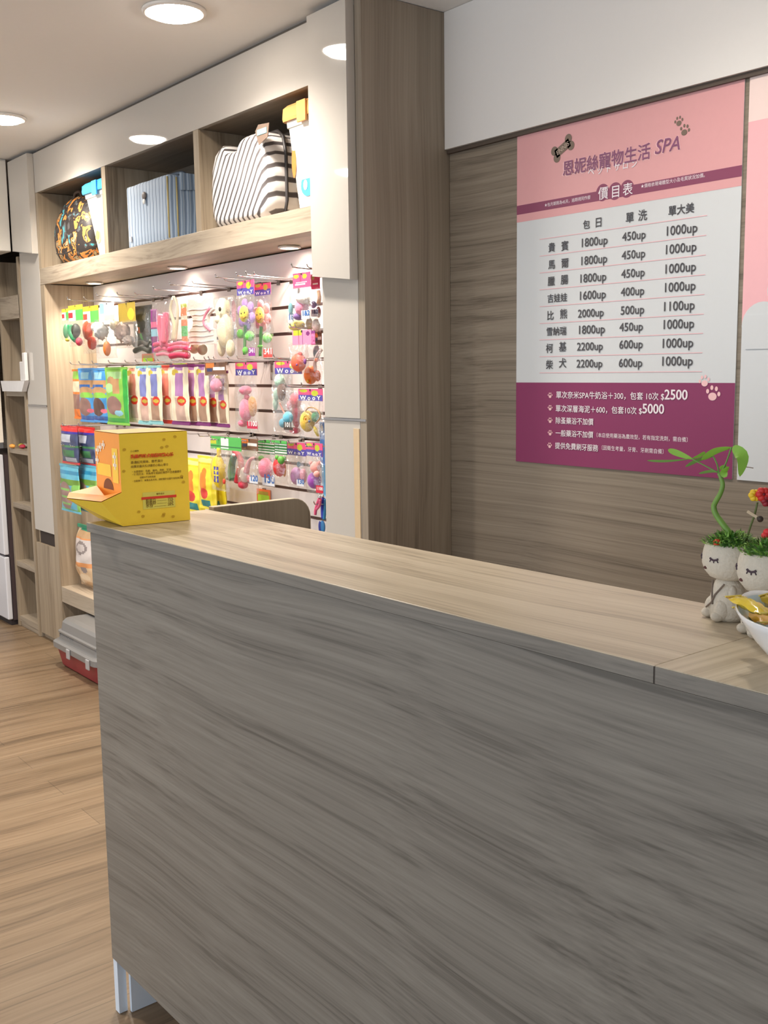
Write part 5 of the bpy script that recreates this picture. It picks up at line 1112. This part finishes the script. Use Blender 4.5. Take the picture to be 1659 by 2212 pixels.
for a, b in zip(R, R[1:]):
    for i in range(len(a)): bm.faces.new((a[i], a[(i+1) % len(a)], b[(i+1) % len(a)], b[i]))
bm.faces.new(R[0]); bm.faces.new(R[-1])
zmin = min(v.co.z for v in bm.verts)
for v in bm.verts: v.co.z += ZB-zmin+0.0005
obj('shell', bm, M_ZEB, zc_, True)
obj('rim', tube(BM(), [(Xa+Wd*(.5+(u-.5)*1.012), Yz+0.09, ZB+Hh*(.48+(v-.48)*1.012)+0.006) for u, v in out + out[:1]], 0.006, 8), mat((60, 56, 56), .4), zc_, True)
obj('handle', tube(BM(), smoothpts([(Xa+Wd*.30, Yz+0.09, ZB+Hh*.94), (Xa+Wd*.38, Yz+0.09, ZB+Hh*1.01), (Xa+Wd*.54, Yz+0.09, ZB+Hh*1.01), (Xa+Wd*.62, Yz+0.09, ZB+Hh*.95)], 4), 0.009, 8), mat((58, 54, 54), .45), zc_, True)
a, b = at(552, 276, Yz-0.012), at(583, 302, Yz-0.012)
obj('hang_tag', prism(BM(), [(a.x, a.z-0.012), (a.x+0.02, b.z-0.006), (b.x-0.01, b.z+0.012), (b.x, a.z), (a.x+0.02, a.z+0.006)], 'y', Yz-0.014, Yz-0.0115), mat((110, 92, 80), .5), zc_, label='dark pentagonal hang tag')
obj('tag_label', bx(a.x+0.014, b.x-0.014, Yz-0.0158, Yz-0.0142, (a.z+b.z)/2-0.002, (a.z+b.z)/2+0.016), mat((120, 160, 160), .5), zc_)

# ------------------------------------------------------------------ under the toys: food bag and transport box
Yf = 1.955; X0, X1 = at(128, 1240, Yf).x, at(128, 1240, Yf).x+0.40; zs_ = 0.3305; Zt = at(165, 1142, Yf).z
X0 = max(X0, XL+0.06)
fb = thing('pet_food_bag', 'big clear bag of beige pet food with a white label on the lower shelf', 'pet food', ((X0+X1)/2, Yf, zs_))
BG = mat((226, 196, 160), .45); BG2 = mat((206, 168, 128), .5); LBW = mat((216, 206, 202), .4); LBO = mat((232, 160, 104), .4); LBG = mat((150, 138, 136), .45); TGR = mat((70, 176, 140), .4); BG3 = mat((236, 214, 184), .45)
obj('pouch', grid(BM(), X0, X1, zs_+0.0005, Zt, Yf+0.05, 30, 40, [('r', 0, 0, .16, .15, 6), ('r', .16, 0, 1, .06, 5), ('r', .14, .06, 1, .16, 1), ('r', .18, .14, 1, .2, 3), ('r', .18, .18, .95, .55, 2), ('e', .32, .2, .8, .42, 4), ('e', .38, .24, .74, .38, 2), ('r', .15, .54, .98, .62, 3), ('e', .05, .66, .45, .8, 1), ('e', .4, .74, .8, .86, 6), ('e', .1, .84, .5, .95, 6), ('e', .55, .62, .8, .72, 4), ('e', .5, .88, .95, .98, 1)], bulge=.055, crinkle=.010, seed=3.1), [BG, BG2, LBW, LBO, LBG, TGR, BG3], fb, True)
obj('top_seal', bx(X0, X1, Yf+0.045, Yf+0.055, Zt-0.004, Zt+0.012), TGR, fb, label='green top seal')
Yk = 1.775
kA = atz(127, 1436, 0.0); X0 = kA.x; X1 = X0+0.50; Yk = kA.y
kz = lambda y, x=115: at(x, y, Yk).z
pc_ = thing('transport_box', 'grey pet transport box with a dark red base on the floor beside the counter', 'pet carrier', ((X0+X1)/2, Yk+0.15, 0))
def loft(rows_, m, nm, par, lab=None):
    bm = BM(); R = []
    for (z, dx, dy, r) in rows_: R.append([bm.verts.new((p[0], p[1], z)) for p in rrect(X0-dx, X1+dx, Yk-dy, Yk+0.30+dy, r, 5)])
    for a, b in zip(R, R[1:]):
        for i in range(len(a)): bm.faces.new((a[i], a[(i+1) % len(a)], b[(i+1) % len(a)], b[i]))
    bm.faces.new(R[0]); bm.faces.new(R[-1])
    return obj(nm, bm, m, par, False, label=lab)
M_RED = mat((142, 48, 54), .4, var=.02); M_GRY = mat((128, 127, 126), .35, var=.02)
loft([(0.001, -.016, -.016, .03), (0.012, -.006, -.006, .04), (0.100, .012, .012, .045)], M_RED, 'base', pc_, 'dark red base')
rm_ = loft([(0.096, .016, .016, .045), (0.100, .026, .026, .05), (0.126, .026, .026, .05), (0.134, .016, .016, .05)], M_GRY, 'rim', pc_, 'pale grey rim')
loft([(0.134, .004, .004, .045), (0.168, -.004, -.004, .045), (0.171, .005, .005, .045), (0.178, .005, .005, .045), (0.182, -.006, -.006, .045), (0.220, -.012, -.012, .045), (0.234, -.022, -.022, .045), (0.240, -.05, -.05, .05)], M_GRY, 'top', pc_, 'pale grey upper half')
for x in (X0+0.19, X0+0.42): obj('latch', bx(x, x+0.04, Yk-0.034, Yk-0.0265, 0.078, 0.126, bev=.004), mat((166, 164, 166), .35), rm_)
for k in range(9): obj('vent_slot', bx(X0+0.03+0.02*k, X0+0.036+0.02*k, Yk+0.0005, Yk+0.006, 0.138, 0.164), mat((128, 128, 130), .5), pc_)

# ------------------------------------------------------------------ left: fridge and things on the cube shelves
FX, FY = -5.797, 1.850
fr = thing('fridge', 'white two-door fridge with a dark side at the far left edge', 'fridge', (FX-0.28, FY+0.03, 0))
M_FR = mat((222, 222, 228), .3, var=.01)
zt1, zm = at(10, 985, FY).z, at(12, 1203, FY).z
obj('cabinet_body', bx(FX-0.56, FX+0.002, FY+0.03, 2.19, 0.03, zt1-0.004), mat((70, 58, 60), .4), fr, label='dark side')
obj('upper_door', bx(FX-0.56, FX, FY, FY+0.028, zm+0.006, zt1, bev=.006), M_FR, fr)
obj('lower_door', bx(FX-0.56, FX, FY, FY+0.028, 0.035, zm-0.006, bev=.006), M_FR, fr)
obj('foot', bx(FX-0.55, FX-0.01, FY+0.02, 2.18, 0.001, 0.03), mat((46, 40, 42), .6), fr)
zb_ = 1.3105
a, b = -5.745, at(57, 838, 1.88).x
wd_ = thing('white_display_stand', 'white plastic display stand with an upright back on the upper cube shelf', 'stand', ((a+b)/2, 1.95, zb_))
obj('tray', prism(BM(), [(a, zb_+0.056), (a+0.02, zb_+0.0005), (b-0.05, zb_+0.0005), (b, zb_+0.056)], 'y', 1.872, 1.897), mat((232, 230, 230), .35), wd_, label='shallow tray reaching past the shelf front')
obj('tray_bed', bx(a+0.02, -5.480, 1.8975, 2.05, 1.3105, zb_+0.05), mat((226, 224, 224), .35), wd_)
obj('back_rest', bx(b-0.085, b-0.012, 1.880, 1.894, zb_+0.0565, zb_+0.155, bev=.004), mat((220, 217, 214), .35), wd_)
obj('back_post', bx(b-0.034, b+0.0, 1.878, 1.896, zb_+0.0565, zb_+0.200, bev=.004), mat((226, 223, 220), .35), wd_)
zc2 = 1.0003
c = at(36, 932, 1.98); t = thing('white_bottle', 'small white bottle lying back on the candy shelf left of the narrow cabinet', 'bottle', (c.x, c.y, zc2))
obj('bottle_body', lathe(BM(), (c.x, c.y, zc2), [(0.0, 0), (0.024, 0), (0.026, .01), (0.026, .05), (0.018, .064), (0.010, .07), (0.010, .082), (0, .083)], 18), mat((216, 214, 206), .4), t, True)
obj('cap', lathe(BM(), (c.x, c.y, zc2+0.0835), [(0.0, 0), (0.012, 0), (0.012, .018), (0, .019)], 14), mat((150, 160, 176), .4), t, True)
for x, y, dy, col, lab in ((34, 950, .02, (226, 208, 196), 'pale shiny sweet packet, at the back of the cube shelf with the white bottle'), (38, 962, .0, (206, 196, 80), 'lime-yellow sweet packet on the cube shelf with the white bottle'), (48, 958, -.02, (176, 44, 66), 'dark red sweet packet on the cube shelf with the white bottle'), (58, 956, .04, (214, 206, 110), 'pale yellow sweet packet right of the dark red one'), (26, 968, -.05, (240, 168, 80), 'orange sweet packet in front of the lime-yellow one')):
    c = at(x, y, 1.955+dy); c = Vector((max(-5.72, c.x), 1.955+dy, zc2)); t = thing('sweet_packet', lab, 'packet', c, 0, 'sweet packets on the cube shelf')
    obj('wrapper', ell(BM(), c+Vector((0, 0, .0128)), .020, .016, .012, seg=16, fluff=.12), mat(col, .25, coat=.5), t, True)
    for s in (-1, 1): obj('twist', ell(BM(), c+Vector((s*.023, 0, .0135)), .006, .010, .008, seg=8), mat(tuple(min(255, int(v*1.08)) for v in col), .25), t, True)
zb3 = at(66, 1222, 1.97).z; zb3 = 0.3755
for x, lab, h, cols in ((54, 'small grey and white bottle on the lower cube shelf', .12, ((150, 120, 100), (226, 222, 220))), (70, 'small dark bottle with red and white bands on the lower cube shelf', .185, ((96, 72, 84), (236, 232, 232)))):
    c = at(x, 1215, 2.06); c = Vector((c.x, 2.06, zb3)); t = thing('small_bottle', lab, 'bottle', c, 0, 'small bottles on the lower cube shelf')
    obj('bottle_body', lathe(BM(), c, [(0, 0), (.026, 0), (.028, .008), (.028, h*.62), (.018, h*.78), (0, h*.785)], 18), mat(cols[0], .35), t, True)
    obj('label_band', lathe(BM(), c, [(.0283, h*.18), (.0287, h*.19), (.0287, h*.42), (.0283, h*.43)], 18), mat(cols[1], .4), t, True)
    if x > 60: obj('red_band', lathe(BM(), c, [(.0283, h*.46), (.0287, h*.47), (.0287, h*.62), (.0283, h*.63)], 18), mat((196, 54, 50), .4), t, True)
    obj('cap', lathe(BM(), c+Vector((0, 0, h*.79)), [(0, 0), (.014, 0), (.014, h*.2), (0, h*.21)], 14), mat((166, 160, 164) if x > 60 else (206, 204, 204), .3), t, True)
c = at(76, 1345, 2.06); c = Vector((min(c.x, -5.52), 2.06, 0.0605)); t = thing('green_bottle', 'dark green bottle with a pale cap on the lowest cube shelf', 'bottle', c)
obj('bottle_body', lathe(BM(), c, [(0, 0), (.032, 0), (.034, .01), (.034, .10), (.022, .13), (0, .131)], 18), mat((66, 84, 52), .35), t, True)
obj('cap', lathe(BM(), c+Vector((0, 0, .132)), [(0, 0), (.018, 0), (.018, .022), (0, .023)], 14), mat((206, 198, 186), .35), t, True)
